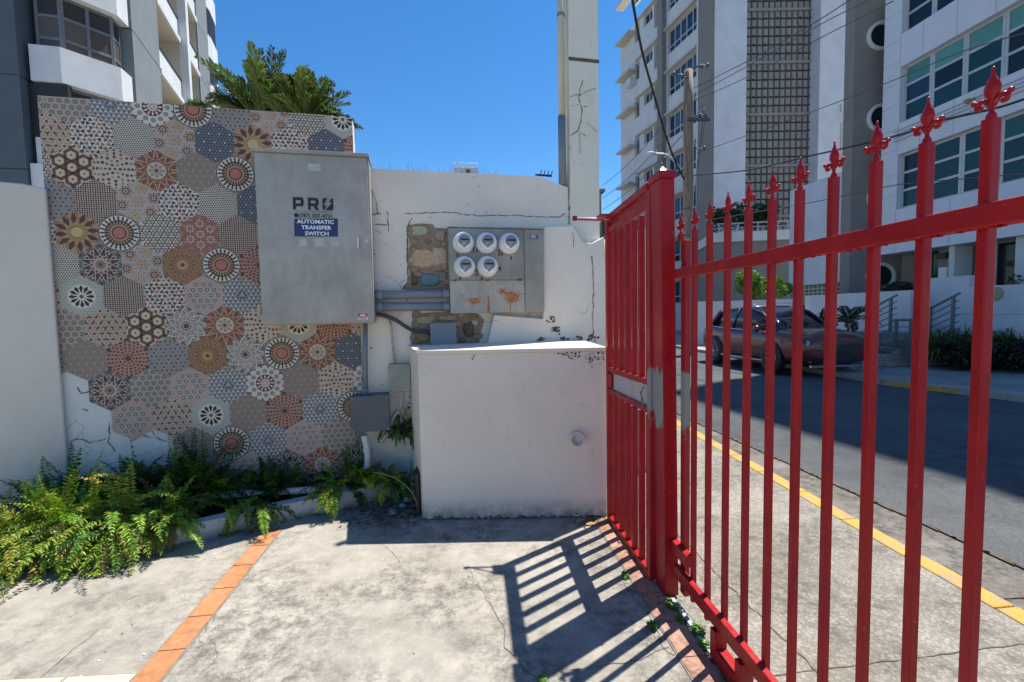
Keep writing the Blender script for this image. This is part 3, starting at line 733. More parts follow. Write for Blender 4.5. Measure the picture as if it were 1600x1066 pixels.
for px, py, sx, sz, col in LUMPX+(((0.4566, 2.2002)[0], (0.4566, 2.2002)[1], .075, .045, (.33,.36,.25)), ((0.6305, 2.1608)[0], (0.6305, 2.1608)[1], .045, .05, (.30,.26,.22)),
        ((0.4865, 1.9723)[0], (0.4865, 1.9723)[1], .11, .085, (.46,.34,.21)), ((0.6203, 1.9893)[0], (0.6203, 1.9893)[1], .07, .09, (.43,.35,.25)),
        ((0.5342, 1.7904)[0], (0.5342, 1.7904)[1], .095, .055, (.10,.20,.22)), ((0.6315, 1.817)[0], (0.6315, 1.817)[1], .05, .05, (.17,.19,.16)), ((0.4073, 1.7961)[0], (0.4073, 1.7961)[1], .03, .06, (.12,.085,.06)),
        ((0.4868, 1.4509)[0], (0.4868, 1.4509)[1], .085, .035, (.34,.29,.22)), ((0.6759, 1.4632)[0], (0.6759, 1.4632)[1], .09, .025, (.30,.26,.20)), ((0.456, 1.3161)[0], (0.456, 1.3161)[1], .06, .06, (.26,.19,.12)),
        ((0.8549, 1.3597)[0], (0.8549, 1.3597)[1], .05, .07, (.13,.09,.06)), ((0.9064, 1.4139)[0], (0.9064, 1.4139)[1], .035, .03, (.38,.35,.32)), ((0.6165, 1.2839)[0], (0.6165, 1.2839)[1], .05, .05, (.18,.13,.09))):
    lump(b, px, py, sx, sz, col)
M['rubble'] = mat_attr('exposed_masonry', .95, .3, 30, bumpn=1.0, bscale=45, tint=(1.45,1.35,1.25))
b.build('exposed_masonry', M['rubble'], mt, 'hollow where the plaster has fallen off, tan and blue-green blocks showing')
b = MB(FW); r = random.Random(31)   # dirt pockets and peeling at the foot of the buttress
for c0, n_ in (((1.6148, 1.3417), 26), ((1.5805, 1.4275), 14), ((1.9587, 1.2631), 16), ((1.8362, 1.2553), 14), ((1.6972, 1.2595), 10), ((1.4779, 1.2607), 8)):
    for k in range(n_):
        x = c0[0]+r.gauss(0, .022); z = c0[1]+r.gauss(0, .014); s_ = r.uniform(.004, .014)
        b.face([(x+s_*math.cos(q)*r.uniform(.5, 1.6), -.0728-r.random()*.001, z+s_*math.sin(q)*r.uniform(.6, 1.2)) for q in (0, 1.1, 2.2, 3.4, 4.6, 5.6)])
b.build('dirt_stain', M['dirt'], mt, kind='stuff')
# bird spikes along the coping
sp = MB(FW); r = random.Random(6)
x = -.02
while x < 1.15:
    for k in range(2):
        sp.tube([(x, .1, ZM-.004), (x+r.uniform(-.03, .03), .1+r.uniform(-.04, .04), ZM+.055+r.uniform(0, .02))], .0009, 4)
    x += .05
sp.build('bird_spikes', M['wire'], None, 'row of fine wire bird spikes along the top of the meter wall', 'bird spikes', bev=0)
dc = MB(FW); p0 = (1.5097, 2.7146); 
for k in range(4):
    x = p0[0]+k*.034; dc.tube([(x, .06, p0[1]+.004), (x+.028, .06, p0[1]+.012), (x+.034, .06, p0[1]+.045)], .0045, 5)
dc.tube([(p0[0]-.02, .06, p0[1]+.004), (p0[0]+.13, .06, p0[1]-.002)], .008, 6)
dc.build('bird_deterrent_comb', M['black'], None, 'short dark plastic comb on the coping near the column', 'bird deterrent')

# ------------------------------------------------------------------ concrete column with pipe
co = empty('concrete_column', FW @ Vector((1.27, 0, 0)), 'tall cracked off-white concrete column with a metal strap, beside the red gate', 'column')
b = MB(FW); b.box(1.7932, 2.0724, 0, .3, 2.0, 4.75); b.build('shaft', M['column'], co, bev=.006)
b = MB(FW)
for k, pts in enumerate(([(1.924, 3.5457), (1.893, 3.4606), (1.8801, 3.3769), (1.8975, 3.3175), (1.9092, 3.2852), (1.9021, 3.1849), (1.8649, 3.0992), (1.8044, 3.0565)], [(1.8804, 3.4045), (1.9653, 3.4555), (2.0446, 3.4842)],
        [(1.7964, 3.3868), (1.8745, 3.415)], [(1.8796, 3.3327), (1.8074, 3.3108)], [(1.9095, 3.3129), (1.964, 3.317)], [(1.8768, 3.0833), (1.8879, 2.9892), (1.893, 2.9057)], [(1.9565, 3.1775), (2.0536, 3.1056)], [(1.8889, 3.084), (1.9614, 3.0551)])):
    vseam(b, pts, .0042 if k == 0 else .0024, -.0025, 0, 90+k, .005)
b.build('crack', M['crack'], co)
b = MB(FW); zb = 3.7154
b.box(1.7932-.002, 2.0724+.004, -.006, -.0005, zb-.014, zb+.014); b.build('metal_strap', mat_basic('strap_metal', (.14,.12,.10), .8, .3, .4, 30), co)
b = MB(FW); xp = 1.7425
b.tube([(xp-.012, .03, 2.6302), (xp-.012, .03, 3.2298)], .034, 14, 1); b.tube([(xp-.008, .03, 3.2298), (xp-.008, .03, 4.75)], .030, 14, 0)
b.tube([(xp-.008, .03, 4.1044), (xp-.008, .03, 4.0775)], .036, 14, 1)
b.build('drain_pipe', [mat_plaster('old_pipe', (.52,.50,.38), (.25,.2,.12), .7, False), M['pvc']], None, 'slim vertical drain pipe running up the left side of the column', 'pipe')

# ------------------------------------------------------------------ text helper
def text_mesh(mb, s, size, pos, mi=0, bold=0, sx=1.0, align='CENTER'):
    """write s on the wall plane of mb: pos = (x, y, z of the baseline)"""
    cu = bpy.data.curves.new('t', 'FONT'); cu.body = s; cu.size = size; cu.align_x = align; cu.offset = bold; cu.resolution_u = 2
    ob = bpy.data.objects.new('t', cu); COL.objects.link(ob)
    dg = bpy.context.evaluated_depsgraph_get(); me = bpy.data.meshes.new_from_object(ob.evaluated_get(dg))
    for p in me.polygons:
        mb.face([(pos[0]+me.vertices[i].co.x*sx, pos[1], pos[2]+me.vertices[i].co.y) for i in p.vertices], mi)
    bpy.data.objects.remove(ob); bpy.data.meshes.remove(me)

# ------------------------------------------------------------------ transfer switch cabinet
cb = empty('switch_cabinet', FW @ Vector((-.31, -.1, 1.4)), 'large grey galvanised steel cabinet with a navy AUTOMATIC TRANSFER SWITCH sign, hung over the mural', 'electrical cabinet')
ex0, ex1, ez0, ez1 = -0.7176, 0.0848, 1.4374, 2.7105
b = MB(FW); b.box(ex0, ex1, -.215, -.012, ez0, ez1); b.build('cabinet_body', M['galv'], cb, bev=.004)
b = MB(FW); b.box(ex0+.004, ex1-.012, -.240, -.2165, ez0+.006, ez1-.012); b.build('door', M['galv'], cb, bev=.005)
b = MB(FW); b.slab([(ex0-.008, ez1-.012), (ex1+.006, ez1-.012), (ex1+.006, ez1+.014), (ex0-.008, ez1+.014)], -.262, -.01); b.build('drip_cap', M['galv'], cb, bev=.003)
hx, hz = (-0.0123, 2.0609)
b = MB(FW); b.box(hx-.008, hx+.008, -.262, -.241, hz-.045, hz+.042); b.tube([(hx, -.265, hz+.03), (hx, -.24, hz+.03)], .011, 10); b.build('handle', mat_basic('bright_steel', (.55,.55,.56), .3, .8), cb, bev=.003)
lx, lz = (0.0479, 2.0633)
b = MB(FW); b.tube([(lx+.008, -.246, lz+.012), (lx-.010, -.246, lz), (lx+.008, -.246, lz-.012)], .0028, 6); b.build('latch', M['stick_white'], cb)
# lettering: PR + bolt tile, phone line, blue label
Y_ = -.2412
b = MB(FW)
def rects(mb, ox, oz, w_, h_, rs, mi=0):
    for (a0, a1, c0, c1) in rs: mb.face([(ox+a0*w_, Y_, oz+c0*h_), (ox+a1*w_, Y_, oz+c0*h_), (ox+a1*w_, Y_, oz+c1*h_), (ox+a0*w_, Y_, oz+c1*h_)], mi)
px0, pz0 = (-0.4645, 2.2931); px1, pz1 = (-0.1806, 2.3844)
W_ = px1-px0; Hh = pz1-pz0
lw_ = W_*.27
P_ = [(0,.26,0,1), (.26,.9,.80,1), (.26,.9,.28,.50), (.66,.98,.5,.80)]
rects(b, px0, pz0, lw_, Hh, [(0,.28,0,1), (.28,.92,.76,1), (.28,.92,.26,.50), (.70,1.0,.42,.86)])
ox = px0+W_*.365
rects(b, ox, pz0, lw_, Hh, [(0,.28,0,1), (.28,.92,.76,1), (.28,.92,.30,.54), (.70,1.0,.44,.86)])
b.face([(ox+lw_*.50, Y_, pz0+Hh*.30), (ox+lw_*.70, Y_, pz0), (ox+lw_*1.03, Y_, pz0), (ox+lw_*.80, Y_, pz0+Hh*.30)])
ox = px0+W_*.725; tw = W_*.275
tile = [(.12,0),(.88,0),(1,.12),(1,1),(.12,1),(0,.88),(0,.12)]
tile = [(0,.12),(.12,0),(.88,0),(1,.12),(1,.88),(.9,1),(.72,1),(.55,.62),(.82,.62),(.25,.02),(.40,.44),(.16,.44),(.55,1),(.12,1),(0,.88)]
# bolt tile in two halves with the bolt left open between them
for poly in ([(0,.12),(.12,0),(.15,0),(.40,.40),(.12,.40),(.48,1),(.12,1),(0,.88)], [(.22,0),(.88,0),(1,.12),(1,.95),(.80,1),(.62,.66),(.86,.62)]):
    b.face([(ox+u_*tw, Y_, pz0+v_*Hh) for u_, v_ in poly])
text_mesh(b, '(787) 507-4731', .038, (-0.3066, Y_, 2.2385), 0, .0012, 1.02)
text_mesh(b, 'ELECTRICAL SOLUTIONS, LLC',   .0135, (-0.3185, Y_, 2.276), 0, .0, 1.4)
cx_, cz_ = (-0.4443, 2.2515)
for k in range(1): b.lathe([(.017, -.0002), (.017, 0)], (cx_, Y_, cz_), 'y', 14)
b.build('logo_sticker', M['ink'], cb)
b = MB(FW)
q = [(-0.4609, 2.2253), (-0.1523, 2.2352), (-0.1577, 2.0986), (-0.4644, 2.096)]
b.face([(p[0], Y_+.0002, p[1]) for p in q], 0)
for s_, (x_, z_) in (('AUTOMATIC', (-0.3107, 2.1934)), ('TRANSFER', (-0.3081, 2.1499)), ('SWITCH', (-0.3054, 2.1057))):
    text_mesh(b, s_, .040, (x_, Y_-.0012, z_), 1, .0013, 1.12)
b.build('name_label', [M['navy'], M['stick_white']], cb)
b = MB(FW)
x_, z_ = (-0.4632, 2.0229)
for dx, w_, h_ in ((.025, .06, .055), (.13, .085, .065), (.255, .06, .05)):
    b.face([(x_+dx, Y_+.0004, z_), (x_+dx+w_, Y_+.0004, z_), (x_+dx+w_*.9, Y_+.0004, z_+h_), (x_+dx+.01, Y_+.0004, z_+h_*.9)])
x_, z_ = (-0.35, 2.5845)
b.face([(x_, Y_+.0004, z_), (x_+.09, Y_+.0004, z_-.004), (x_+.09, Y_+.0004, z_+.05), (x_, Y_+.0004, z_+.05)])
b.build('glue_mark', M['ghost'], cb)
b = MB(FW); x0_, z0_ = (-0.0355, 1.4653); x1_, z1_ = (0.0374, 1.5132); zm_ = (z0_+z1_)/2
b.face([(x0_,Y_,z0_),(x1_,Y_,z0_),(x1_,Y_,zm_),(x0_,Y_,zm_)], 0); b.face([(x0_,Y_,zm_),(x1_,Y_,zm_),(x1_,Y_,z1_),(x0_,Y_,z1_)], 1)
for k in range(3): b.face([(x0_+.008, Y_-.0008, z0_+.004+k*.007), (x1_-.012+.004*k, Y_-.0008, z0_+.004+k*.007), (x1_-.012+.004*k, Y_-.0008, z0_+.007+k*.007), (x0_+.008, Y_-.0008, z0_+.007+k*.007)], 2)
b.face([(x0_+.018, Y_-.0008, zm_+.006), (x1_-.018, Y_-.0008, zm_+.006), (x1_-.018, Y_-.0008, z1_-.006), (x0_+.018, Y_-.0008, z1_-.006)], 0)
b.build('warning_sticker', [M['stick_white'], M['stick_red'], M['ink']], cb)

# ------------------------------------------------------------------ meter cabinet with five meters
mc = empty('meter_cabinet', FW @ Vector((1.09, -.05, 1.5)), 'grey steel meter bank with five round white meters and rust streaks on its lower cover', 'meter cabinet')
mx0, mx1, mz0, mz1, mxd, mzd = 0.6892, 1.505, 1.5006, 2.2105, 1.3302, 1.7762
YB = -.105
b = MB(FW); b.box(mx0, mx1, YB+.008, .012, mz0, mz1); b.build('case', M['meter_steel'], mc, bev=.003)
b = MB(FW); b.box(mx0+.002, mxd-.003, YB, YB+.0075, mzd+.003, mz1-.004); b.build('socket_cover', M['meter_steel'], mc, bev=.002)
b = MB(FW); b.box(mx0+.002, mxd-.003, YB-.003, YB+.0075, mz0+.001, mzd-.002)
lc = b.build('lower_cover', M['rusty_steel'], mc, 'lower cover plate streaked with orange rust', bev=.002)
b = MB(FW); r = random.Random(17)
def streak(mb, x, zt, zb, w0, w1, y, seed):
    r = random.Random(seed); n = 14; L = []; Rr = []
    for k in range(n+1):
        t = k/n; w_ = (w0+(w1-w0)*t)*r.uniform(.7, 1.25); z = zt+(zb-zt)*t
        L.append((x-w_/2, y, z)); Rr.append((x+w_/2, y, z))
    for k in range(n): mb.face([L[k], L[k+1], Rr[k+1], Rr[k]])
for (px, pt_, pb, w0, w1) in ((1.0109, 1.6516, 1.5003, .006, .026), (1.2007, 1.6986, 1.4967, .008, .006)):
    streak(b, px, pt_, pb, w0, w1, YB-.0034, 5)
for (px, pz, sx, sz, n_) in ((1.2217, 1.633, .07, .05, 420), (0.89, 1.6046, .065, .035, 190), (1.1388, 1.6828, .045, .025, 120)):
    for k in range(n_):
        x = px+r.gauss(0, 1)*sx*.5; z = pz+r.gauss(0, 1)*sz*.5; s_ = r.uniform(.0012, .0068)
        if not (mx0 < x < mxd-.01 and mz0+.01 < z < mzd-.01): continue
        b.face([(x+s_*math.cos(q)*r.uniform(.5, 1.5), YB-.0034-r.random()*.0003, z+s_*math.sin(q)*r.uniform(.5, 1.5)) for q in (0, 1.2, 2.5, 3.8, 5)])
b.build('rust_stain', M['rust'], lc, kind='stuff')
b = MB(FW); b.box(mxd+.003, mx1-.002, YB-.006, YB+.0075, mz0+.012, mz1-.004); b.build('side_door', M['meter_steel'], mc, bev=.003)
b = MB(FW); b.box(mx0-.002, mx1+.004, YB-.014, .012, mz1+.001, mz1+.011); b.build('flashing', M['galv'], mc, bev=.002)
b = MB(FW); sx_, sz_ = (1.4176, 2.1453); b.face([(sx_-.036,YB-.0068,sz_-.02),(sx_+.036,YB-.0068,sz_-.02),(sx_+.036,YB-.0068,sz_+.02),(sx_-.036,YB-.0068,sz_+.02)], 0)
for k in range(3): b.face([(sx_-.028,YB-.0076,sz_-.012+k*.011),(sx_+.026-.01*(k%2),YB-.0076,sz_-.012+k*.011),(sx_+.026-.01*(k%2),YB-.0076,sz_-.007+k*.011),(sx_-.028,YB-.0076,sz_-.007+k*.011)], 1)
b.build('sticker', [M['navy'], M['stick_white']], mc)
b = MB(FW)
for s_, p_, sz__ in (('1', (0.8941, 1.9993), .075), ('2', (0.9167, 1.8132), .075), ('3', (1.1118, 1.9797), .075), ('4', (1.1146, 1.8506), .068)):
    text_mesh(b, s_, sz__, (p_[0], YB-.0012, p_[1]), 0, .0008, .85)
for p_ in ((0.7574, 1.9823), (0.7764, 1.7922), (0.9596, 1.7917), (1.137, 1.996), (0.9245, 2.0261), (1.217, 1.9643)):
    b.box(p_[0]-.005, p_[0]+.005, YB-.006, YB-.0008, p_[1]-.014, p_[1]+.012)
b.build('number_marking', M['ink'], mc)
b = MB(FW); r = random.Random(9)
for px in (0.7332, 1.0137, 1.2863):
    for k in range(16):
        x = px+r.gauss(0, .012); z = mzd+r.gauss(0, .004); s_ = r.uniform(.002, .006); b.face([(x+s_*math.cos(q)*1.4, YB-.0045, z+s_*math.sin(q)) for q in (0, 1.2, 2.5, 3.8, 5)])
b.build('seam_dirt', M['dirt'], mc, kind='stuff')
for k, (px, pz) in enumerate(((0.8087, 2.0844), (1.0024, 2.0845), (1.1977, 2.0845), (0.8142, 1.8869), (1.0088, 1.89))):
    b = MB(FW)
    b.lathe([(.089, 0), (.089, -.012), (.085, -.016), (.082, -.055), (.076, -.066)], (px, YB-.0005, pz), 'y', 32)
    ri = b.build('meter', M['porcelain'], mc, recalc=True)
    b = MB(FW); b.lathe([(.067, -.0665), (.065, -.092), (.060, -.098), (.0, -.0985)], (px, YB, pz), 'y', 28); b.build('meter_dome', M['porcelain'], ri, recalc=True)
    b = MB(FW)
    pts = [(px+.050*math.cos(a_), YB-.0992, pz+.006+.050*math.sin(a_)) for a_ in [R(-20)+R(220)*q/16 for q in range(17)]]
    pts.append((px-.004, YB-.0992, pz-.052)); b.face(pts, 0)
    b.box(px-.032, px+.036, YB-.1012, YB-.0995, pz+.008, pz+.021, 1)
    for q in range(3): b.box(px-.022, px+.012-.006*q, YB-.1008, YB-.0995, pz-.008-q*.012, pz-.004-q*.012, 2)
    b.build('meter_face', [M['meter_face'], M['black'], M['pvc_white']], ri)

# ------------------------------------------------------------------ conduits and small boxes
def pipe(name, pts, rad, mat, label, cat, group=None, extra=None, seg=14, M_=None):
    b = MB(FW if M_ is None else M_); b.tube(pts, rad, seg)
    for (p, q, rr) in (extra or []): b.tube([p, q], rr, seg)
    return b.build(name, mat, None, label, cat, group)
for i, (A, B_, la) in enumerate((((0.0879, 1.6621), (0.6845, 1.6665), 'upper of the two thick grey pipes between the cabinet and the meter bank'), ((0.0845, 1.5669), (0.6816, 1.5599), 'lower of the two thick grey pipes between the cabinet and the meter bank'))):
    A2 = (A[0]-.03, -.07, A[1]); B2 = (B_[0]+.003, -.07, B_[1])
    pipe('conduit_pipe', [A2, B2], .036, M['pvc'], la, 'conduit', 'thick grey conduits', [((B2[0]-.06, -.07, B2[2]), (B2[0]-.002, -.07, B2[2]), .041), ((A2[0]+.03, -.07, A2[2]), (A2[0]+.09, -.07, A2[2]), .041)], 20)
def cover_box(name, x0, x1, z0, z1, y0, mat, label, lid=.012, screws=True, top=False):
    e = empty(name, FW @ Vector(((x0+x1)/2, y0/2, z0)), label, 'junction box')
    b = MB(FW); b.box(x0+.004, x1-.004, y0+lid, .011, z0+.004, z1-.004); b.build('box_body', mat, e, bev=.003)
    b = MB(FW); b.box(x0, x1, y0, y0+lid-.0005, z0, z1); b.build('lid', mat, e, bev=.004)
    b = MB(FW)
    for x in (x0+.014, x1-.014):
        for z in (z0+.014, z1-.014): b.lathe([(.005, -.002), (.005, 0)], (x, y0, z), 'y', 8)
    b.build('screw', M['galv'], e)
    return e
cover_box('junction_box', 0.5186, 0.7357, 1.2442-.02, 1.4251, -.09, M['pvc'], 'grey plastic junction box just above the white masonry box')
cover_box('junction_box', 0.1687, 0.345, 0.8671, 1.094, -.10, M['green_box'], 'faded green-grey metal box left of the white masonry box')
cover_box('junction_box', -0.1271, 0.1709, 0.5668, 0.8576, -.17, M['pvc_dark'], 'dark slate grey junction box low on the patterned wall')
pipe('riser_conduit', [(0.0029, -.06, 1.4623), (-0.0184, -.06, 0.8341)], .019, M['pvc'], 'vertical grey conduit joining the big cabinet to the dark box below', 'conduit',
     None, [((-0.0165, -.06, 0.908), (-0.0186, -.06, 0.8394), .024)])
def path(mb_pts, y): return [(p[0], y, p[1]) for p in mb_pts]
def smooth(pts, n=6):
    o = []; P_ = [Vector(p) for p in pts]; P_ = [P_[0]*2-P_[1]]+P_+[P_[-1]*2-P_[-2]]
    for i in range(1, len(P_)-2):
        for k in range(n):
            t = k/n; o.append(.5*((2*P_[i])+(P_[i+1]-P_[i-1])*t+(2*P_[i-1]-5*P_[i]+4*P_[i+1]-P_[i+2])*t*t+(3*P_[i]-P_[i-1]-3*P_[i+1]+P_[i+2])*t**3))
    o.append(P_[-2]); return o
pipe('flexible_conduit', smooth(path(((0.0698, 1.5078), (0.1502, 1.4957), (0.2407, 1.457), (0.3264, 1.3967), (0.4032, 1.3573), (0.5295, 1.3485)), -.05)), .0165, mat_basic('flex_black', (.05,.055,.065), .5), 'black flexible conduit curving from the cabinet to the small grey box', 'conduit')
pipe('cable', smooth(path(((0.0672, 1.4921), (0.1382, 1.4853), (0.1932, 1.4471), (0.2054, 1.3511), (0.2113, 1.2175), (0.2225, 1.0883)), -.02)), .0095, mat_basic('taped_cable', (.42,.40,.36), .8, var=.5, nscale=18), 'whitish taped cable dropping into the green-grey box', 'cable')
pipe('cable', smooth(path(((0.267, 0.8555), (0.2647, 0.7852), (0.2464, 0.7049), (0.1974, 0.643), (0.1685, 0.5581), (0.1593, 0.4391)), -.03)), .0105, M['pvc_white'], 'white tube curling down from the green-grey box', 'cable')
pipe('cable', smooth(path(((0.2514, 0.7026), (0.1911, 0.6195), (0.1381, 0.5906)), -.02)), .006, M['cable'], 'short black cable bulging beside the dark box', 'cable')
pipe('water_pipe', path(((0.2908, 0.617), (0.2972, 0.7362), (0.3107, 0.7462), (0.4101, 0.7182)), -.04), .0095, M['pvc_white'], 'thin white elbow pipe entering the masonry box from the wall', 'pipe')
pipe('water_pipe', path(((0.3054, 0.2541), (0.3146, 0.043)), -.04), .0085, M['pvc_white'], 'thin white pipe stub behind the black block', 'pipe')

# white waste pipe: out of the dark box, round an elbow and along the planter
dp = [(-0.8564, 3.8189, 0.534), (-0.8406, 3.8209, 0.4275), (-0.8356, 3.8014, 0.3174), (-0.8519, 3.7691, 0.2347), (-0.9527, 3.8862, 0.14), (-1.0299, 3.7683, 0.14), (-1.1894, 3.7232, 0.14), (-1.4692, 3.698, 0.15), (-1.7409, 3.6727, 0.16), (-2.1238, 3.6159, 0.16), (-2.538, 3.5115, 0.17), (-3.0027, 3.4666, 0.18)]
ps = smooth(dp[:6], 5)+[Vector(p) for p in dp[6:]]
pipe('waste_pipe', ps, .026, M['pvc_white'], 'white waste pipe bending down from the dark box and running along the planter', 'pipe', None,
     [(dp[1], tuple(Vector(dp[1]).lerp(Vector(dp[2]), .3)), .031), (dp[5], dp[6], .030), (dp[7], tuple(Vector(dp[7]).lerp(Vector(dp[8]), .5)), .0295)], 14, Matrix.Identity(4))

# ------------------------------------------------------------------ white masonry box
bx = empty('masonry_box', (.3, 3.4, 0), 'waist-high white masonry box standing against the meter wall', 'utility box')
F0, F1 = Vector((-0.3611, 3.3707, 0.0)), Vector((0.9737, 3.2402, 0.0))
wl = lambda x: (FW @ Vector((x, -.003, 0))).xy
B0 = FW @ Vector((0.3197+.02, .01, 0)); B1 = FW @ Vector((1.86, -.073, 0))
zt = 1.243
b = MB(); b.prism([F0.xy, F1.xy, B1.xy, B0.xy], 0, zt-.03); b.build('box_body', M['boxw'], bx, bev=.006)
d_ = (F1-F0).normalized(); n_ = Vector((d_.y, -d_.x, 0))
t0 = F0-d_*.012+n_*.012; t1 = F1+d_*.004+n_*.012
b = MB(); b.prism([t0.xy, t1.xy, B1.xy, (B0-d_*.012).xy], zt-.0295, zt); b.build('top_slab', M['boxw'], bx, bev=.006)
b = MB(); r = random.Random(2)
fx = lambda s, z, o=.0018: tuple((F0+d_*s+n_*o))[:2]+(z,)
Lb = (F1-F0).length
for c_, cz, n__, sx, sz in ((.02*0+1.10, 1.19, 34, .03, .018), (1.27, 1.18, 60, .04, .03), (1.02, 1.2, 10, .01, .01), (.40, 1.19, 8, .012, .012)):
    for k in range(n__):
        s = c_+r.gauss(0, sx); z = cz+r.gauss(0, sz); q_ = r.uniform(.002, .007)
        if s < Lb-.01 and z < zt-.035: b.face([fx(s+q_*math.cos(q)*r.uniform(.5, 1.5), z+q_*math.sin(q)*1.2, .002+r.random()*.0006) for q in (0, 1.2, 2.5, 3.8, 5)])
for k in range(160):
    s = r.uniform(0, Lb); z = abs(r.gauss(0, .010)); q_ = r.uniform(.004, .012); b.face([fx(s+q_*math.cos(q)*1.6, max(.001, z+q_*math.sin(q)*.7), .002+r.random()*.0006) for q in (0, 1.2, 2.5, 3.8, 5)])
b.build('dirt_stain', M['dirt'], bx, kind='stuff')
hp = Vector((0.7598, 3.2611, 0.5905)); b = MB(frame((hp.x, hp.y, hp.z), (d_.x, d_.y)))
seg = 24
b.lathe([(.052, 0), (.052, -.06), (.046, -.062), (.043, -.058), (.043, -.012), (.0, -.012)], (0, 0, 0), 'y', seg)
b.build('drain_stub', mat_basic('grey_white_pvc', (.66,.61,.56), .5, var=.08), bx, recalc=True)
# red brick dust on the slab top edge
# black ribbed plastic block beside the box
e = empty('ribbed_plastic_block', (-0.4209, 3.4549, 0.0), 'black ribbed plastic block standing upright beside the masonry box', 'plastic block')
bf = frame((-0.4493, 3.4368, 0.0), (d_.x, d_.y))
b = MB(bf); hh = .31
b.box(.03, .062, .004, .24, .02, hh+.012); 
b.build('block_body', M['black'], e, bev=.005)
b = MB(bf)
for k in range(6): b.box(0, .0295, 0, .22, .02+k*.052, .02+k*.052+.034)
b.build('rib', M['black'], e, bev=.004)

# ------------------------------------------------------------------ red gate panel (far end of the fence line)
GX0, GX1 = .968, .994
gt = empty('metal_gate', (.98, 2.8, 0), 'tall red gate leaf with a double top rail, between masonry box and thick post', 'gate')
def bar(name, x0, x1, y0, y1, z0, z1, parent, mat=None, bev=.003, label=None):
    b = MB(); b.box(x0, x1, y0, y1, z0, z1); return b.build(name, mat or M['red'], parent, label, bev=bev)
YF, YN = 3.20, 2.412
bar('stile', GX0-.008, GX1+.010, YF-.045, YF, .01, 2.135, gt)
bar('stile', GX0-.006, GX1+.006, YN-.005, YN+.035, .01, 2.13, gt, M['red_worn'])
def slope_rail(name, z0, z1, th, parent, dx=0):
    b = MB(); y0, y1 = YN+.036, YF-.046
    for yy in (0,): 
        v = [b.pt((x, y, (z0 if y == y0 else z1)+dz)) for x in (GX0-dx, GX1+dx) for y in (y0, y1) for dz in (0, th)]
        for q in ((0,1,3,2),(4,6,7,5),(0,4,5,1),(2,3,7,6),(0,2,6,4),(1,5,7,3)): b.idx([v[k] for k in q])
    return b.build(name, M['red'], parent, bev=.003)
slope_rail('rail', 2.135, 2.110, .040, gt, .006); slope_rail('rail', 2.045, 2.025, .038, gt)
slope_rail('rail', 1.088, 1.075, .034, gt, .004); slope_rail('rail', .935, .925, .034, gt, .004)
slope_rail('rail', .012, .012, .040, gt, .008)
for k in range(6):
    y = 3.045-k*.1175
    bar('bar', GX0-.002, GX1+.004, y-.017, y+.017, 1.1105, 2.024, gt); bar('bar', GX0-.002, GX1+.004, y-.017, y+.017, .0525, .9235, gt)
b = MB(); b.box(GX0+.014, GX0+.018, YN+.0365, YF-.0465, .9595, 1.0745); b.build('infill_plate', mat_basic('pale_plate', (.50,.44,.42), .6, 0, .12, 8), gt)
b = MB(); b.box(GX0+.014, GX0+.018, YN+.0365, YF-.0465, 2.055, 2.125); b.build('top_plate', M['red'], gt)
b = MB(); b.box(GX0-.006, GX1, YF-.11, YF-.0465, .970, 1.065); b.build('lock_box', M['red'], gt, bev=.003)
b = MB(); yl = YN+.065
for k in range(5): b.tube(smooth([(GX0-.012, yl-.01+.008*k, 1.09-.01*k), (GX0-.025, yl+.004*k, 1.04), (GX0-.012, yl+.02-.004*k, .96+.01*k)]), .0028, 5)
b.build('tie_wire', mat_basic('old_wire', (.20,.17,.13), .8), gt)
# sloping arm from the top of the gate towards the column
b = MB()
tip = Vector((.755, 3.19, 2.135))
b.tube([(.972, 3.17, 2.125), tip], .0085, 8); b.build('support_rod', mat_basic('white_paint_rod', (.72,.70,.68), .5), gt)
b = MB(); b.tube([(.972, 3.06, 2.095), tip+Vector((.012, 0, -.008))], .006, 8); b.box(tip.x-.022, tip.x+.006, tip.y-.012, tip.y+.012, tip.z-.016, tip.z+.016); b.build('brace_rod', M['red'], gt, bev=.002)
b = MB(); b.box(.90, .990, 3.10, 3.20, 2.142, 2.148); b.build('corner_plate', M['red'], gt)

# thick post with a pyramid cap, leaning a touch
pe = empty('gate_post', (1.03, 2.34, 0), 'thick square red post with a small pyramid cap, paint worn to grey low down', 'post')
def lean_box(mb, x0, x1, y0, y1, z0, z1, mi_left=0, dx=-.028):
    v = [mb.pt((x+dx*(z/2.2), y, z)) for x in (x0, x1) for y in (y0, y1) for z in (z0, z1)]
    for n_, q in enumerate(((0,1,3,2),(4,6,7,5),(0,4,5,1),(2,3,7,6),(0,2,6,4),(1,5,7,3))): mb.idx([v[k] for k in q], mi_left if n_ == 0 else 0)
b = MB(); lean_box(b, .992, 1.066, 2.275, 2.405, 0, 2.150, 1); b.build('post_body', [M['red'], M['red_worn']], pe, bev=.004)
b = MB(); lean_box(b, .984, 1.074, 2.267, 2.413, 2.1505, 2.185); b.build('post_collar', M['red'], pe, bev=.004)
b = MB(); cx, cy = 1.029-.028, 2.34
base_ = [b.pt((cx+sx*.044, cy+sy*.072, 2.1855)) for sx, sy in ((-1,-1),(1,-1),(1,1),(-1,1))]; mid_ = [b.pt((cx+sx*.016, cy+sy*.022, 2.205)) for sx, sy in ((-1,-1),(1,-1),(1,1),(-1,1))]; ap = b.pt((cx, cy, 2.232))
for k in range(4): b.idx((base_[k], base_[(k+1)%4], mid_[(k+1)%4], mid_[k])); b.idx((mid_[k], mid_[(k+1)%4], ap))
b.idx(base_[::-1]); b.ball((cx, cy, 2.236), .006, 8); b.build('post_cap', mat_basic('shiny_red_cap', (.42,.02,.04), .18, coat=.6), pe)
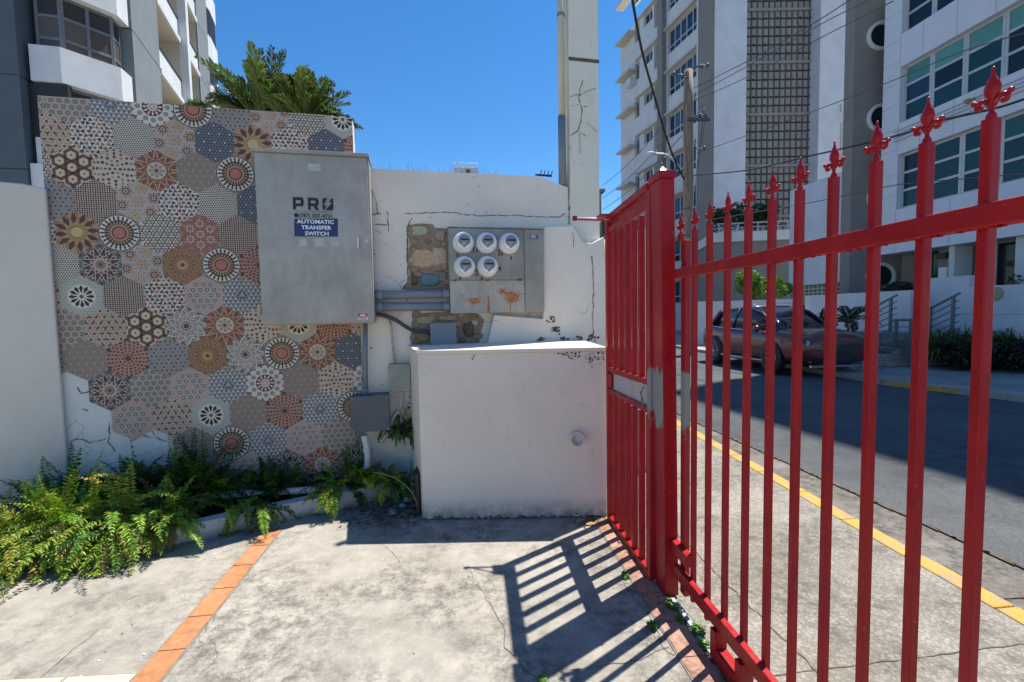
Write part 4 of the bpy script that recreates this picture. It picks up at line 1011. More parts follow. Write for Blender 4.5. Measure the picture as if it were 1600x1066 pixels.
b = MB(); b.box(1.010, 1.035, 2.262, 2.2745, 1.245, 1.275); b.build('hinge_lug', M['red'], pe)
b = MB(); b.box(1.020, 1.060, 2.10, 2.2745, .25, .31); b.build('stop_bracket', M['red'], pe, bev=.003)

# ------------------------------------------------------------------ sliding fence with spear pickets
fe = empty('picket_fence', (1.05, 1.2, 0), 'bright red metal sliding fence with spear-topped pickets running towards the viewer', 'fence')
FXr0, FXr1, FXp0, FXp1 = 1.018, 1.0485, 1.050, 1.073
b = MB(); b.box(FXr0, FXr1, -.75, 2.235, 1.650, 1.697); 
b.build('upper_rail', M['red'], fe, bev=.004)
b = MB(); b.box(FXr0, FXr1, -.75, 2.235, .137, .200); b.build('lower_rail', M['red'], fe, bev=.004)
b = MB(); r = random.Random(15)    # drips of old paint under the upper rail
for k in range(70):
    y = r.uniform(-.1, 1.5); w_ = r.uniform(.004, .010); h_ = r.uniform(.001, .0045); b.box(FXr0+.004, FXr0+.014, y, y+w_, 1.6500-h_, 1.6498)
b.build('paint_drip', M['red'], fe, kind='stuff')
b = MB(); b.box(1.034, 1.080, 2.160, 2.222, .05, 1.830)
fe_st = MB(); fe_st.box(FXp0-.001, FXp1+.004, 2.176, 2.226, .055, 1.832, 1)
fe_st.build('end_stile', [M['red'], M['red_worn']], fe, bev=.004)
def finial(mb, x, y, z):
    # central spear leaf: four-ridged, flattened across the fence
    prof = [(.0068,.000),(.0095,.003),(.0085,.010),(.0048,.016),(.0046,.034),(.0068,.040),(.0052,.044),(.0085,.050),(.0150,.062),(.0165,.074),(.0130,.088),(.0078,.100),(.0042,.110),(.0030,.118),(.0044,.122),(.0018,.127)]
    seg = 8; rings = []
    for r_, h in prof:
        rings.append([mb.pt((x+r_*(.55 if h > .045 else .9)*math.cos(2*math.pi*j/seg), y+r_*math.sin(2*math.pi*j/seg), z+h*.80)) for j in range(seg)])
    for k in range(len(rings)-1):
        for j in range(seg): mb.idx((rings[k][j], rings[k][(j+1)%seg], rings[k+1][(j+1)%seg], rings[k+1][j]), 0, (1,1,1), True)
    mb.idx(rings[-1])
    for s in (-1, 1):
        pts = smooth([(x, y+s*.003, z+0.0240), (x, y+s*.011, z+0.0368), (x, y+s*.021, z+0.0400), (x, y+s*.0275, z+0.0344), (x, y+s*.026, z+0.0272), (x, y+s*.0205, z+0.0264)], 3)
        n = len(pts); mb.tube(pts, [.0052-.0012*abs(k/(n-1)-.4) for k in range(n)], 6)
        mb.ball((x, y+s*.0335, z+0.0416), .0058, 7); mb.tube([(x, y+s*.024, z+0.0376), (x, y+s*.033, z+0.0416)], .0042, 6)
        mb.ball((x, y+s*.0205, z+0.0268), .0050, 7)
fz = MB(); finial(fz, 0, 0, 0)
PY_ = [2.254, 2.109, 1.974, 1.832, 1.691, 1.553, 1.418, 1.280, 1.139, 1.005, .872, .735, .597, .460, .322, .184, .046, -.09, -.23, -.37, -.51, -.65]
pk0 = None
for k, y in enumerate(PY_):
    b = MB()
    b.box(-.0115, .0115, -.0110, .0110, .075, 1.872)
    if k == 0:
        b = MB(); b.box(-.0115, .0115, -.0110, .0110, 1.834, 1.872)
        o = MB(); p = b.build('picket', M['red'], fe, bev=.002); p.location = (0,0,0)
        me = p.data
        for v in me.vertices: v.co = v.co+Vector((1.0615, y, 0))
        # vertices were written relative to the fence's base already
        fb = MB(); finial(fb, 1.0615, y, 1.872); fb.build('spear_tip', M['red'], p)
    elif pk0 is None:
        pk0 = b.build('picket', M['red'], None, bev=.0025)
        pk0.data.transform(Matrix.Translation(pk0.location)); pk0.location = (1.0615-1.05, y-1.2, 0); pk0.parent = fe
        me = bpy.data.meshes.new('spear_tip'); me.from_pydata(fz.v, [], fz.f); me.materials.append(M['red'])
        me.polygons.foreach_set('use_smooth', [True]*len(fz.f)); sp0 = bpy.data.objects.new('spear_tip', me); COL.objects.link(sp0); sp0.parent = pk0; sp0.location = (0, 0, 1.872)
    else:
        c = copy_tree(pk0, fe); c.location = (1.0615-1.05, y-1.2, 0)
# roller bracket under the lower rail
b = MB()
b.box(1.004, 1.0145, 1.635, 1.66, .0, .136); b.box(1.004, 1.060, 1.635, 1.66, .0, .1365); b.box(1.004, 1.060, 1.805, 1.83, .0, .1365); b.box(1.004, 1.060, 1.6605, 1.8045, .0, .058)
b = MB(); b.box(1.004, 1.060, 1.62, 1.66, .002, .1365); b.box(1.004, 1.060, 1.805, 1.845, .002, .1365); b.box(1.004, 1.060, 1.6605, 1.8045, .002, .060)
b.build('roller_bracket', M['red'], fe, bev=.003)
# ground track in short pieces
tk = MB(); y = 2.24
r = random.Random(4)
segs = [(2.245, 2.14), (2.12, 1.985), (1.965, 1.85), (1.80, 1.60), (1.57, .6)]
for i, (y1, y0) in enumerate(segs):
    tk.box(1.006, 1.028, y0, y1, .004, .013)
M['trackm'] = mat_basic('weathered_track', (.34,.38,.40), .6, .3, .15, 20)
tk.build('gate_track', M['trackm'], None, 'pale metal sliding track set in the ground under the red fence, broken by weeds', 'gate track', bev=.002)
db = MB(); r = random.Random(12)
for k in range(420):
    y = r.uniform(1.5, 3.2); x = 1.015+r.gauss(0, .014)+(.0 if y < 2.3 else -.045); s_ = r.uniform(.003, .012)
    db.face([(x+s_*math.cos(q)*r.uniform(.5, 1.2), y+s_*math.sin(q)*r.uniform(.6, 1.8), .0045+r.random()*.003) for q in (0, 1.2, 2.5, 3.8, 5)], r.choice((0, 0, 0, 1)))
for k in range(900):    # dirt and leaf litter in the planter corner and along box and planter
    if k < 500: x = r.gauss(-.62, .16); y = r.gauss(3.50, .10)
    elif k < 640: x = r.gauss(.86, .07); y = r.gauss(3.17, .035)
    else: x = r.uniform(-2.6, -.5); y = 3.33+(x+1.9)*.42+r.uniform(-.1, .01)
    s_ = r.uniform(.003, .013); db.face([(x+s_*math.cos(q)*r.uniform(.5, 1.4), y+s_*math.sin(q)*r.uniform(.5, 1.4), .004+r.random()*.006) for q in (0, 1.2, 2.5, 3.8, 5)], r.choice((0, 0, 0, 0, 2)))
db.build('dirt_litter', [M['dirt'], M['soil'], mat_basic('dry_leaf', (.26,.15,.06), .9, var=.4, nscale=30)], label='dark dirt and dry leaf litter gathered along the foot of the planter, box and gate', cat='dirt', kind='stuff')
lf = MB(); r = random.Random(3)
for (x, y, s_, a_) in ((.955, 2.73, .035, .4), (.94, 2.86, .03, 1.4), (.93, 3.05, .05, .2), (.84, 3.13, .06, .1), (.965, 2.62, .02, 2.)):
    n = 7; lft = [(x+s_*math.cos(a_)*(-1+2*k/(n-1))-math.sin(a_)*s_*.35*math.sin(math.pi*k/(n-1)), y+s_*math.sin(a_)*(-1+2*k/(n-1))+math.cos(a_)*s_*.35*math.sin(math.pi*k/(n-1)), .012+.006*math.sin(k)) for k in range(n)]
    rgt = [(x+s_*math.cos(a_)*(-1+2*k/(n-1))+math.sin(a_)*s_*.35*math.sin(math.pi*k/(n-1)), y+s_*math.sin(a_)*(-1+2*k/(n-1))-math.cos(a_)*s_*.35*math.sin(math.pi*k/(n-1)), .006+.006*math.cos(k)) for k in range(n)]
    for k in range(n-1): lf.face([lft[k], lft[k+1], rgt[k+1], rgt[k]])
lf.build('fallen_leaves', mat_basic('brown_leaf', (.34,.19,.07), .8, var=.4, nscale=25), label='a few curled brown leaves lying at the foot of the red gate', cat='leaves', kind='stuff')

# ------------------------------------------------------------------ planter and its greenery
pc = ((-2.8466, 3.0106, 0.0), (-2.5037, 3.1216, 0.0), (-1.9663, 3.2147, 0.0), (-1.6202, 3.3893, 0.0), (-0.8973, 3.7088, 0.0), (-0.6626, 3.857, 0.0))
pl = empty('planter', (pc[2][0], pc[2][1], 0), 'low white concrete planter kerb in front of the patterned wall', 'planter')
b = MB(); hh = .115
inn = []
for k, p in enumerate(pc):
    a_ = Vector(pc[max(k-1,0)][:2]); c_ = Vector(pc[min(k+1,len(pc)-1)][:2]); t = (c_-a_).normalized(); n_ = Vector((-t.y, t.x)); inn.append(Vector(p[:2])+n_*.10)
hts = [.10,.11,.115,.12,.13,.13]
for k in range(len(pc)-1):
    p, q = pc[k], pc[k+1]
    vs = [b.pt((p[0],p[1],-.01)), b.pt((q[0],q[1],-.01)), b.pt((q[0],q[1],hts[k+1])), b.pt((p[0],p[1],hts[k])), b.pt((inn[k].x,inn[k].y,hts[k])), b.pt((inn[k+1].x,inn[k+1].y,hts[k+1])), b.pt((inn[k].x,inn[k].y,0)), b.pt((inn[k+1].x,inn[k+1].y,0))]
    b.idx((vs[0],vs[1],vs[2],vs[3])); b.idx((vs[3],vs[2],vs[5],vs[4])); b.idx((vs[4],vs[5],vs[7],vs[6]))
p = pc[-1]; b.face([(p[0],p[1],-.01),(inn[-1].x,inn[-1].y,-.01),(inn[-1].x,inn[-1].y,hts[-1]),(p[0],p[1],hts[-1])])
b.build('planter_kerb', mat_plaster('planter_paint', (.58,.56,.52), (.2,.17,.13), .7, False, low_grime=(0,.06,(.12,.10,.08))), pl, recalc=True, bev=.01)
b = MB(); 
wallb = [(FW @ Vector((x, 0, 0))).xy for x in (-3.2, -2.2, -1.5, -.6, .0, .33)]
for k in range(5): b.face([(inn[k].x,inn[k].y,.07),(inn[k+1].x,inn[k+1].y,.07),(wallb[k+1].x,wallb[k+1].y,.07),(wallb[k].x,wallb[k].y,.07)])
b.build('soil', M['soil'], pl)
# greenery: foxtail style ferns, each a plant of its own
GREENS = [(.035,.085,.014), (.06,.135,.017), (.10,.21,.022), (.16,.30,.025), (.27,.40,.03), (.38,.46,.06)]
def fern(mb, base, n, L, seed, bias=(0,0), bright=.5, droop=1.0, up=.5, nl=26, ll=.03, sp=.03):
    r = random.Random(seed); base = Vector(base)
    for k in range(n):
        a_ = r.uniform(0, 2*math.pi); hd = Vector((math.cos(a_), math.sin(a_), 0))+Vector((bias[0], bias[1], 0)); hd = hd.normalized()
        l = L*r.uniform(.55, 1.1); el = r.uniform(.2, 1.0)*up*r.choice((1, 1, 1.7))
        dirv = (hd*math.cos(el*1.5)+Vector((0,0,math.sin(el*1.5)))).normalized(); p = base+Vector((r.gauss(0,sp), r.gauss(0,sp*.6), r.uniform(0,.06))); pts = [p.copy()]
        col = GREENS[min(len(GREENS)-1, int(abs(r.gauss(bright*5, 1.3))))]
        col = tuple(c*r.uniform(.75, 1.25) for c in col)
        if r.random() < .04: col = (.16,.10,.045)
        dk_ = droop*r.uniform(.45, 1.35)
        for q in range(nl):
            p = p+dirv*(l/nl); dirv = (dirv+Vector((0,0,-dk_*1.9/nl))).normalized()
            if p.z < .02: p.z = .02
            pts.append(p.copy())
        mb.tube(pts[::3]+[pts[-1]], .0012, 3, 0, tuple(c*.8 for c in col), False)
        for q in range(2, nl+1):
            t = (pts[q]-pts[q-1])
            if t.length < 1e-6: continue
            t.normalize(); sd = t.cross(Vector((0,0,1)))
            if sd.length < 1e-3: sd = Vector((1,0,0))
            sd.normalize(); upv = sd.cross(t)
            env = math.sin(math.pi*min(1, (q/nl)*.9+.12))**.6
            for s in (-1, 1):
                for h in (0, 1):
                    d2 = (sd*s*r.uniform(.6, 1)+t*r.uniform(.2, .6)+upv*r.uniform(-.5, .6)).normalized(); ll_ = ll*env*r.uniform(.6, 1.15); w_ = t*(.0042+.003*r.random())
                    c2 = tuple(c*r.uniform(.7, 1.35) for c in col); p0 = pts[q]+t*r.uniform(-.004, .004)
                    mid = p0+d2*ll_*.5
                    mb.face([p0, mid-w_, p0+d2*ll_+Vector((0,0,-.25*ll_)), mid+w_], 0, c2)
FERN = [ # x, y, z, n, L, bright, (bias), up, droop
 (-2.95, 3.22, .10, 46, .48, .90, (.1,-.5), .55, 1.1, 'bright yellow-green fern clump spilling over the planter at the far left edge'),  # far-left clumps: sunlit look put into brighter leaf greens
 (-2.62, 3.28, .11, 50, .50, .95, (.0,-.6), .6, 1.2, 'bright feathery fern clump tumbling to the ground, second from the left edge'),
 (-2.32, 3.33, .12, 50, .44, .95, (-.1,-.6), .6, 1.2, 'bright feathery fern clump hanging over the kerb left of the bare plaster patch'),
 (-2.08, 3.40, .12, 30, .34, .80, (-.1,-.5), .6, 1.1, 'mid-green fern clump spilling over the kerb below the bare plaster patch'),
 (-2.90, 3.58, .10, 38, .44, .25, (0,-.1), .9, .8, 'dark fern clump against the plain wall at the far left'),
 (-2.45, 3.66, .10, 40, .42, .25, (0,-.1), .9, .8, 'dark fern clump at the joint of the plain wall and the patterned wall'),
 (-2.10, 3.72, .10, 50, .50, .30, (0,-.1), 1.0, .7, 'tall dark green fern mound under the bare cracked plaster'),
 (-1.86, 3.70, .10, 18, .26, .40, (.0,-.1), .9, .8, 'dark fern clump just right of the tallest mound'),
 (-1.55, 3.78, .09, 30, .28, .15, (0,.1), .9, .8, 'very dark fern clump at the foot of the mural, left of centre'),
 (-1.60, 3.46, .13, 7, .26, .55, (.1,-.9), .3, 1.9, 'small fern sprig drooping over the kerb above the orange tiles'),
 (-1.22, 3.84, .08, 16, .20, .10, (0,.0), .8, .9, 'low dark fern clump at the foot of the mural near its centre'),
 (-1.03, 3.62, .15, 9, .27, .85, (-.1,-.7), .6, 1.7, 'bright sprig of fern trailing over the kerb below the dark box'),
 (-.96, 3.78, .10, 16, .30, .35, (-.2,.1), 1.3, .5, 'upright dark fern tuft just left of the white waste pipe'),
 (-.80, 3.70, .15, 8, .12, 1.0, (-.1,-.3), .9, 1.0, 'tiny lime-green sprig on the end of the planter kerb'),
 (-.62, 3.74, .12, 12, .20, .70, (.3,-.3), .6, 1.2, 'yellowish fern tuft at the right end of the planter'),
]
for i, (x, y, z, n, L, br, bias, up_, dr, lab) in enumerate(FERN):
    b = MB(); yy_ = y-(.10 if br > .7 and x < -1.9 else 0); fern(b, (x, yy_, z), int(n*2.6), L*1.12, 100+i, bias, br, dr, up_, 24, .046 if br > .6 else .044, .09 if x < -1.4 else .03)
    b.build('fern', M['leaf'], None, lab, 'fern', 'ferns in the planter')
# climbing dark fern patch in the corner between wall and box
b = MB()
for k in range(7):
    p = FW @ Vector((.20+.05*k, -.04, .52-.01*k)); fern(b, p, 12, .22, 300+k, (0,-.4), .22, 1.4, .6, 18, .024)
for k in range(6):
    p = FW @ Vector((.41, -.03, .45+.09*k)); fern(b, p, 7, .12, 320+k, (0,-.5), .3, 1.5, .5, 14, .02)
b.build('fern', M['leaf'], None, 'dark fern patch climbing the corner between the wall and the masonry box', 'fern', 'ferns in the planter')
# small rocks in the corner
b = MB(); r = random.Random(5)
for (x, y, s_) in ((-.50, 3.72, .055), (-.44, 3.66, .04), (-.54, 3.62, .03), (-.60, 3.50, .03)):
    vs = []
    b.lathe([(s_*.3, 0), (s_, s_*.3), (s_*.8, s_*.9), (s_*.3, s_*1.15)], (x, y, .0), 'z', 7, 0, (1,1,1), .8, False)
    e_ = b.build('rock', mat_basic('grey_rock', (.26,.25,.23), .9, var=.4, nscale=20, bumpn=.8), None, {0:'largest grey rock in the dark corner left of the masonry box', 1:'smaller grey rock touching the black ribbed block', 2:'small rock in front of the largest rock', 3:'flat little rock in the shade at the kerb end'}[[-.50,-.44,-.54,-.60].index(x)], 'rock', 'rocks in the corner'); b = MB()
# dried runner stem arcing over
pipe('dry_stem', smooth([(-0.7501, 3.5946, 0.3), (-0.6532, 3.5084, 0.31), (-0.5426, 3.4533, 0.28), (-0.4358, 3.3948, 0.2), (-0.4026, 3.4003, 0.1)]), .003, mat_basic('dry_stem', (.30,.22,.12), .8), 'dry pale stem arching from the ferns to the black block', 'stem', M_=Matrix.Identity(4))
# weeds between the tiles and the track
def weed(mb, x, y, n, s_, seed, br=.9):
    r = random.Random(seed)
    for k in range(n):
        a_ = r.uniform(0, 6.28); l = s_*r.uniform(.4, 1); px = x+math.cos(a_)*l*.6; py = y+math.sin(a_)*l*.9; z = r.uniform(.004, s_*.7)
        w_ = r.uniform(.005, .010); a2 = r.uniform(0, 6.28); col = tuple(c*r.uniform(.6, 1.2) for c in (.13,.30,.03))
        mb.face([(px+w_*math.cos(a2+q)*(1.6 if q in (0, 3.14) else .8), py+w_*math.sin(a2+q)*(1.6 if q in (0, 3.14) else .8), z+w_*.6*math.sin(q*2+a2)+.003) for q in (0, 1.57, 3.14, 4.71)], 0, col)
for (p, n, s_, lab) in (((0.9843, 2.1828, 0.0), 60, .04, 'small weed at the foot of the thick red post'), ((0.9817, 2.0845, -0.0), 50, .035, 'small weed beside the track, second from the post'),
        ((1.0289, 1.9881, 0.0), 80, .045, 'leafy weed beside the track between fence and tiles'), ((1.0069, 1.8991, 0.0), 40, .03, 'tiny weed at the near end of the track weeds'),
        ((0.8313, 2.0522, 0.0), 50, .03, 'small weed growing from the crack in the slab left of the pink tiles'), ((0.8504, 2.4755, 0.0), 50, .03, 'small weed on the edge of the pink tiles near the gate'),
        ((0.2663, 1.7912, 0.0), 30, .025, 'small weed at the lower frame edge where cracks meet')):
    b = MB(); weed(b, p[0], p[1], n, s_, int(p[0]*1000)); b.build('weed', M['leaf'], None, lab, 'weed', 'weeds in the slab joints')

# ------------------------------------------------------------------ palm behind the mural
pt = empty('palm_tree', (-3.35, 9.6, 0), 'green palm with browning fronds rising behind the patterned wall', 'palm tree')
CR0 = Vector((-3.8917, 10.4754, 5.5648))
b = MB(); b.tube(smooth([(CR0.x+.3, CR0.y, 0), (CR0.x+.15, CR0.y+.05, 2.2), tuple(CR0+Vector((0,0,.1)))]), .16, 10)
b.build('trunk', mat_basic('palm_bark', (.20,.16,.12), .9, var=.4, nscale=12, bumpn=.8, stretch=(1,1,6)), pt)
def frond(mb, base, az, el, L, droop, seed, col, wide=.42, nl=34, tipcol=None, spread=.85):
    r = random.Random(seed); d = Vector((math.cos(az)*math.cos(el), math.sin(az)*math.cos(el), math.sin(el))); p = Vector(base); pts = [p.copy()]
    for q in range(nl):
        p = p+d*(L/nl); d = (d+Vector((0,0,-droop/nl))).normalized(); pts.append(p.copy())
    mb.tube(pts[::2], [.018*(1-.8*k/len(pts[::2])) for k in range(len(pts[::2]))], 5, 0, (.22,.26,.06), False)
    for q in range(4, nl+1):
        t = (pts[q]-pts[q-1]).normalized(); sd = t.cross(Vector((0,0,1)))
        if sd.length < .05: sd = Vector((1,0,0))
        sd.normalize(); upv = sd.cross(t); env = math.sin(math.pi*(.12+.83*q/nl))**.7
        for s in (-1, 1):
            for rep in range(2):
                ll = wide*env*r.uniform(.75, 1.1); d2 = (sd*s*spread+t*r.uniform(.6, 1.0)+upv*r.uniform(.05, .5)).normalized(); w_ = upv.cross(d2).normalized()*.017
                p0 = pts[q]+t*r.uniform(-.02, .02); m1 = p0+d2*ll*.5; m2 = p0+d2*ll*.8+Vector((0,0,-.10*ll)); e_ = p0+d2*ll+Vector((0,0,-.28*ll))
                c1 = tuple(c*r.uniform(.6, 1.3) for c in col); c2 = c1
                if r.random() < .22 or (tipcol and r.random() < .6): c2 = tuple(c*r.uniform(.7, 1.2) for c in (.30,.20,.10))
                mb.face([p0, m1-w_, m1+w_], 0, c1); mb.face([m1-w_, m2-w_*.7, m2+w_*.7, m1+w_], 0, c1); mb.face([m2-w_*.7, e_, m2+w_*.7], 0, c2)
FR = []
rp_ = random.Random(77)
for (c_, n_, e0, e1, L0, L1, a0, a1) in (((-4.185, 10.5049, 5.5973), 13, .95, 1.5, 1.15, 1.6, 0, 6.28), ((-3.3091, 10.5266, 5.6485), 14, .75, 1.4, .85, 1.15, 0, 6.28), (Vector((-4.185, 10.5049, 5.5973)).lerp(Vector((-3.3091, 10.5266, 5.6485)), .5), 9, .7, 1.3, .8, 1.05, 0, 6.28), ((-4.9235, 10.7846, 5.7482), 9, .2, .7, .8, 1.05, 2.4, 4.0), ((-3.3091, 10.5266, 5.6485), 10, .15, .7, .85, 1.05, -.9, .9), ((-4.185, 10.5049, 5.5973), 10, .4, 1.0, .9, 1.2, 2.2, 4.2)):
    for k in range(int(n_*2.1)):
        g_ = rp_.uniform(.7, 1.25); FR.append((c_, rp_.uniform(a0, a1), rp_.uniform(e0, e1), rp_.uniform(L0, L1), rp_.uniform(.3, 1.3), (.105*g_, .175*g_, .03*g_), rp_.random() < .6))
for i, (c_, az_, el_, L_, dr_, col_, tp_) in enumerate(FR):
    b = MB(); frond(b, Vector(c_)+Vector((rnd.gauss(0,.06), rnd.gauss(0,.06), -.15)), az_, el_, L_, dr_, 500+i, col_, .36, 26, tp_, .48)
    b.build('frond', M['leaf'], pt)

# ================================================================== BUILDINGS
M['bwhite'] = mat_plaster('tower_white', (.60,.62,.63), (.45,.45,.44), .12, False, fine=.1)
M['bwhite2'] = mat_plaster('block_white', (.58,.62,.68), (.42,.44,.46), .12, False, fine=.1)
M['bgrey'] = mat_plaster('block_grey', (.23,.22,.205), (.2,.2,.19), .2, False, fine=.2)
M['bslate'] = mat_plaster('slate_render', (.085,.11,.13), (.06,.07,.08), .2, False, fine=.2)
M['btex'] = mat_plaster('pebbled_grey_render', (.17,.20,.215), (.11,.13,.14), .5, False, fine=.6)
M['bcream'] = mat_plaster('cream_soffit', (.52,.48,.40), (.4,.36,.3), .2, False, fine=.1)
M['alu'] = mat_basic('aluminium_frame', (.48,.50,.51), .5, .3, .06)
M['alu_dark'] = mat_basic('dark_grey_frame', (.16,.17,.18), .5, .2, .06)
M['tile_white'] = mat_basic('white_cladding', (.60,.64,.70), .6, 0, .04, 2)
M['joint'] = mat_basic('cladding_joint', (.30,.32,.35), .8)
DG = (.012,.022,.03); TEAL = (.09,.27,.22); DT = (.015,.06,.07); BLU = (.02,.05,.10); BRN = (.09,.075,.06); SHD = (.20,.17,.14)

def wall_open(mb, x0, x1, z0, z1, ops, depth=.15, mi=0, rmi=0):
    """flat wall y=0 with rectangular openings and their reveals"""
    xs = sorted(set([x0, x1]+[v for o in ops for v in (o[0], o[1]) if x0 <= v <= x1])); zs = sorted(set([z0, z1]+[v for o in ops for v in (o[2], o[3]) if z0 <= v <= z1]))
    for i in range(len(xs)-1):
        for j in range(len(zs)-1):
            cx, cz = (xs[i]+xs[i+1])/2, (zs[j]+zs[j+1])/2
            if any(o[0] < cx < o[1] and o[2] < cz < o[3] for o in ops): continue
            mb.face([(xs[i],0,zs[j]),(xs[i+1],0,zs[j]),(xs[i+1],0,zs[j+1]),(xs[i],0,zs[j+1])], mi)
    for (a, c, d, e) in ops:
        for q in (((a,0,d),(a,depth,d),(a,depth,e),(a,0,e)), ((c,0,d),(c,0,e),(c,depth,e),(c,depth,d)), ((a,0,d),(c,0,d),(c,depth,d),(a,depth,d)), ((a,0,e),(a,depth,e),(c,depth,e),(c,0,e))): mb.face(q, rmi)
def window(parent, Mx, x0, x1, z0, z1, xf, zf, y=.10, fw=.05, fm=None, cols=None, name='window'):
    """frame bars (window) with its panes as a child; xf/zf inner divisions as fractions"""
    b = MB(Mx); fm = fm or M['alu']
    X = [x0]+[x0+(x1-x0)*f for f in xf]+[x1]; Z = [z0]+[z0+(z1-z0)*f for f in zf]+[z1]
    for k, x in enumerate(X):
        a_ = x if k == 0 else (x-fw if k == len(X)-1 else x-fw/2); b.box(a_, a_+fw, y-.04, y, z0, z1)
    for k, z in enumerate(Z):
        a_ = z if k == 0 else (z-fw if k == len(Z)-1 else z-fw/2); b.box(x0+.002, x1-.002, y-.036, y-.004, a_, a_+fw)
    wo = b.build(name, fm, parent)
    b = MB(Mx); r = random.Random(int(abs(x0*71+z0*13))+7)
    for i in range(len(X)-1):
        for j in range(len(Z)-1):
            c = (cols or [DG])[min(j, len(cols or [DG])-1)]
            if isinstance(c, list): c = r.choice(c)
            b.face([(X[i]+.01,y-.012+r.uniform(-.002,.002),Z[j]+.01),(X[i+1]-.01,y-.012+r.uniform(-.002,.002),Z[j]+.01),(X[i+1]-.01,y-.012,Z[j+1]-.01),(X[i]+.01,y-.012,Z[j+1]-.01)], 0, c)
    b.build('pane', M['pane'], wo)
    return wo

# ---------------- left apartment block with bay windows and recessed balconies
lb = empty('apartment_building', (-11.9672, 18.7977, 0), 'tall grey and white apartment block at the left with bay windows and recessed balconies', 'building')
A_, B_, C2, E_ = Vector((-13.6819, 16.7487)), Vector((-12.861, 16.8727)), Vector((-11.8763, 18.1163)), Vector((-11.9672, 18.7977))
Q_ = Vector((-15.1256, 30.5434)); FH = 2.89; ZB = 12.08
dq = (Q_-E_).normalized(); back = Vector((-dq.y, dq.x))*9
LBF = frame((E_.x, E_.y), dq); Lq = (Q_-E_).length
# facade positions measured along the wall
s0, s1, s2, s3 = 3.0637, 6.2832, 6.7265, 9.7048
ops = []
for k in range(-3, 5):
    zz = ZB+k*FH
    for (p_, q_) in ((s0, s1), (s2, s3)): ops.append((p_, q_, zz+.95, zz+FH-.16))
b = MB(LBF); wall_open(b, s0-.0, s3, 0, 26, ops, 1.5, 0, 1)
for (p_, q_, c_, d_2) in ops: b.face([(p_,1.5,c_),(q_,1.5,c_),(q_,1.5,d_2),(p_,1.5,d_2)], 1)
b.build('balcony_wall', [M['bwhite'], M['bcream']], lb)
b = MB(LBF)
for k in range(-3, 5):
    zz = ZB+k*FH
    for (p_, q_) in ((s0, s1), (s2, s3)):
        b = MB(LBF); b.box(p_+.01, q_-.01, -.10, -.002, zz-.16, zz+.05); b.build('floor_slab', M['bwhite'], lb)

b = MB(LBF)
for k in range(-3, 5):
    zz = ZB+k*FH
    for (p_, q_) in ((s0, s1), (s2, s3)): b.box(p_+.02, q_-.02, -.03, .08, zz+.951, zz+1.03)
b.build('handrail', M['black'], lb)  # black colour stands in for the dark shading along the top rail
b = MB(LBF); b.box(s1+.02, s2-.02, -.35, -.002, 0, 26); b.build('fin', M['bwhite'], lb)
for (p_, q_) in ((.12, s0-.02), (s3+.02, Lq)):
    b = MB(LBF)
    z = -4.0
    zz = ZB-4*FH+.0
    while zz < 25: b.box(p_, q_, -.06, 1.5, max(0, zz+.02), zz+FH-.02); zz += FH
    b.box(p_+.02, q_-.02, -.03, 1.4, .02, 25.5, 1)
    b.build('pebbled_pier', [M['btex'], M['black']], lb)
# body behind
b = MB(); off = Vector((-dq.y, dq.x))*1.51
pl_ = [E_+off, Q_+off, Q_+back*1.2, A_+back*1.2, A_+Vector((-.2, 1.6)), B_+Vector((-.6, 1.4)), C2+Vector((-.8, .6))]
b.prism([tuple(p) for p in pl_], 0, 26); b.build('building_core', M['bslate'], lb)
# faceted bay: parapets, soffits and windows
def bay_pts(t):   # offset inward
    return [A_+Vector((0, t)), B_+Vector((-.35*t, t)), C2+Vector((-.8*t, .45*t)), E_+Vector((-t, .1*t))]
for k in range(-3, 5):
    zb_ = ZB+k*FH; o_ = bay_pts(0); i_ = bay_pts(.5)
    b = MB(); b.prism([tuple(p) for p in o_+i_[::-1]], zb_, zb_+1.12); b.build('bay_parapet', M['bwhite'], lb)
for k in range(-3, 4):
    zb_ = ZB+k*FH+1.12; i_ = bay_pts(.22)
    for j in range(3):
        a_, c_ = i_[j], i_[j+1]; Mx = frame((a_.x, a_.y), (c_-a_)); L_ = (c_-a_).length
        window(lb, Mx, .02, L_-.02, zb_+.002, zb_+FH-1.122, ([] if j == 0 else ([.5] if j == 1 else [])), [.22, .62], .12, .09, M['alu_dark'], [BRN, [BRN, (.12,.10,.08)], (.045,.04,.035)])
# dark corner tower at the very left
b = MB(); a2 = Vector((-16.1445, 16.2059)); a3 = A_+Vector((-.12, -.25))
DF = frame((a2.x, a2.y), (a3-a2)); L_ = (a3-a2).length
zz = 0.55
while zz < 25: b2 = b; b.M = DF; b.box(0, L_, 0, 2.2, zz+.015, zz+2.89-.015); zz += 2.89
b.box(.01, L_-.02, .03, 2.15, 0, 26, 1); b.build('corner_tower', [M['bslate'], M['black']], lb)
# dark screened opening and white panel low between tower and mural
b = MB(DF); b.box(L_+.03, L_+1.1, .3, .5, 5.5, 9.15); b.build('dark_screen', M['black'], lb)
b = MB(DF); b.box(L_+.03, L_+1.1, .1, .29, 4.0, 6.55); b.build('balustrade', M['bwhite'], lb)
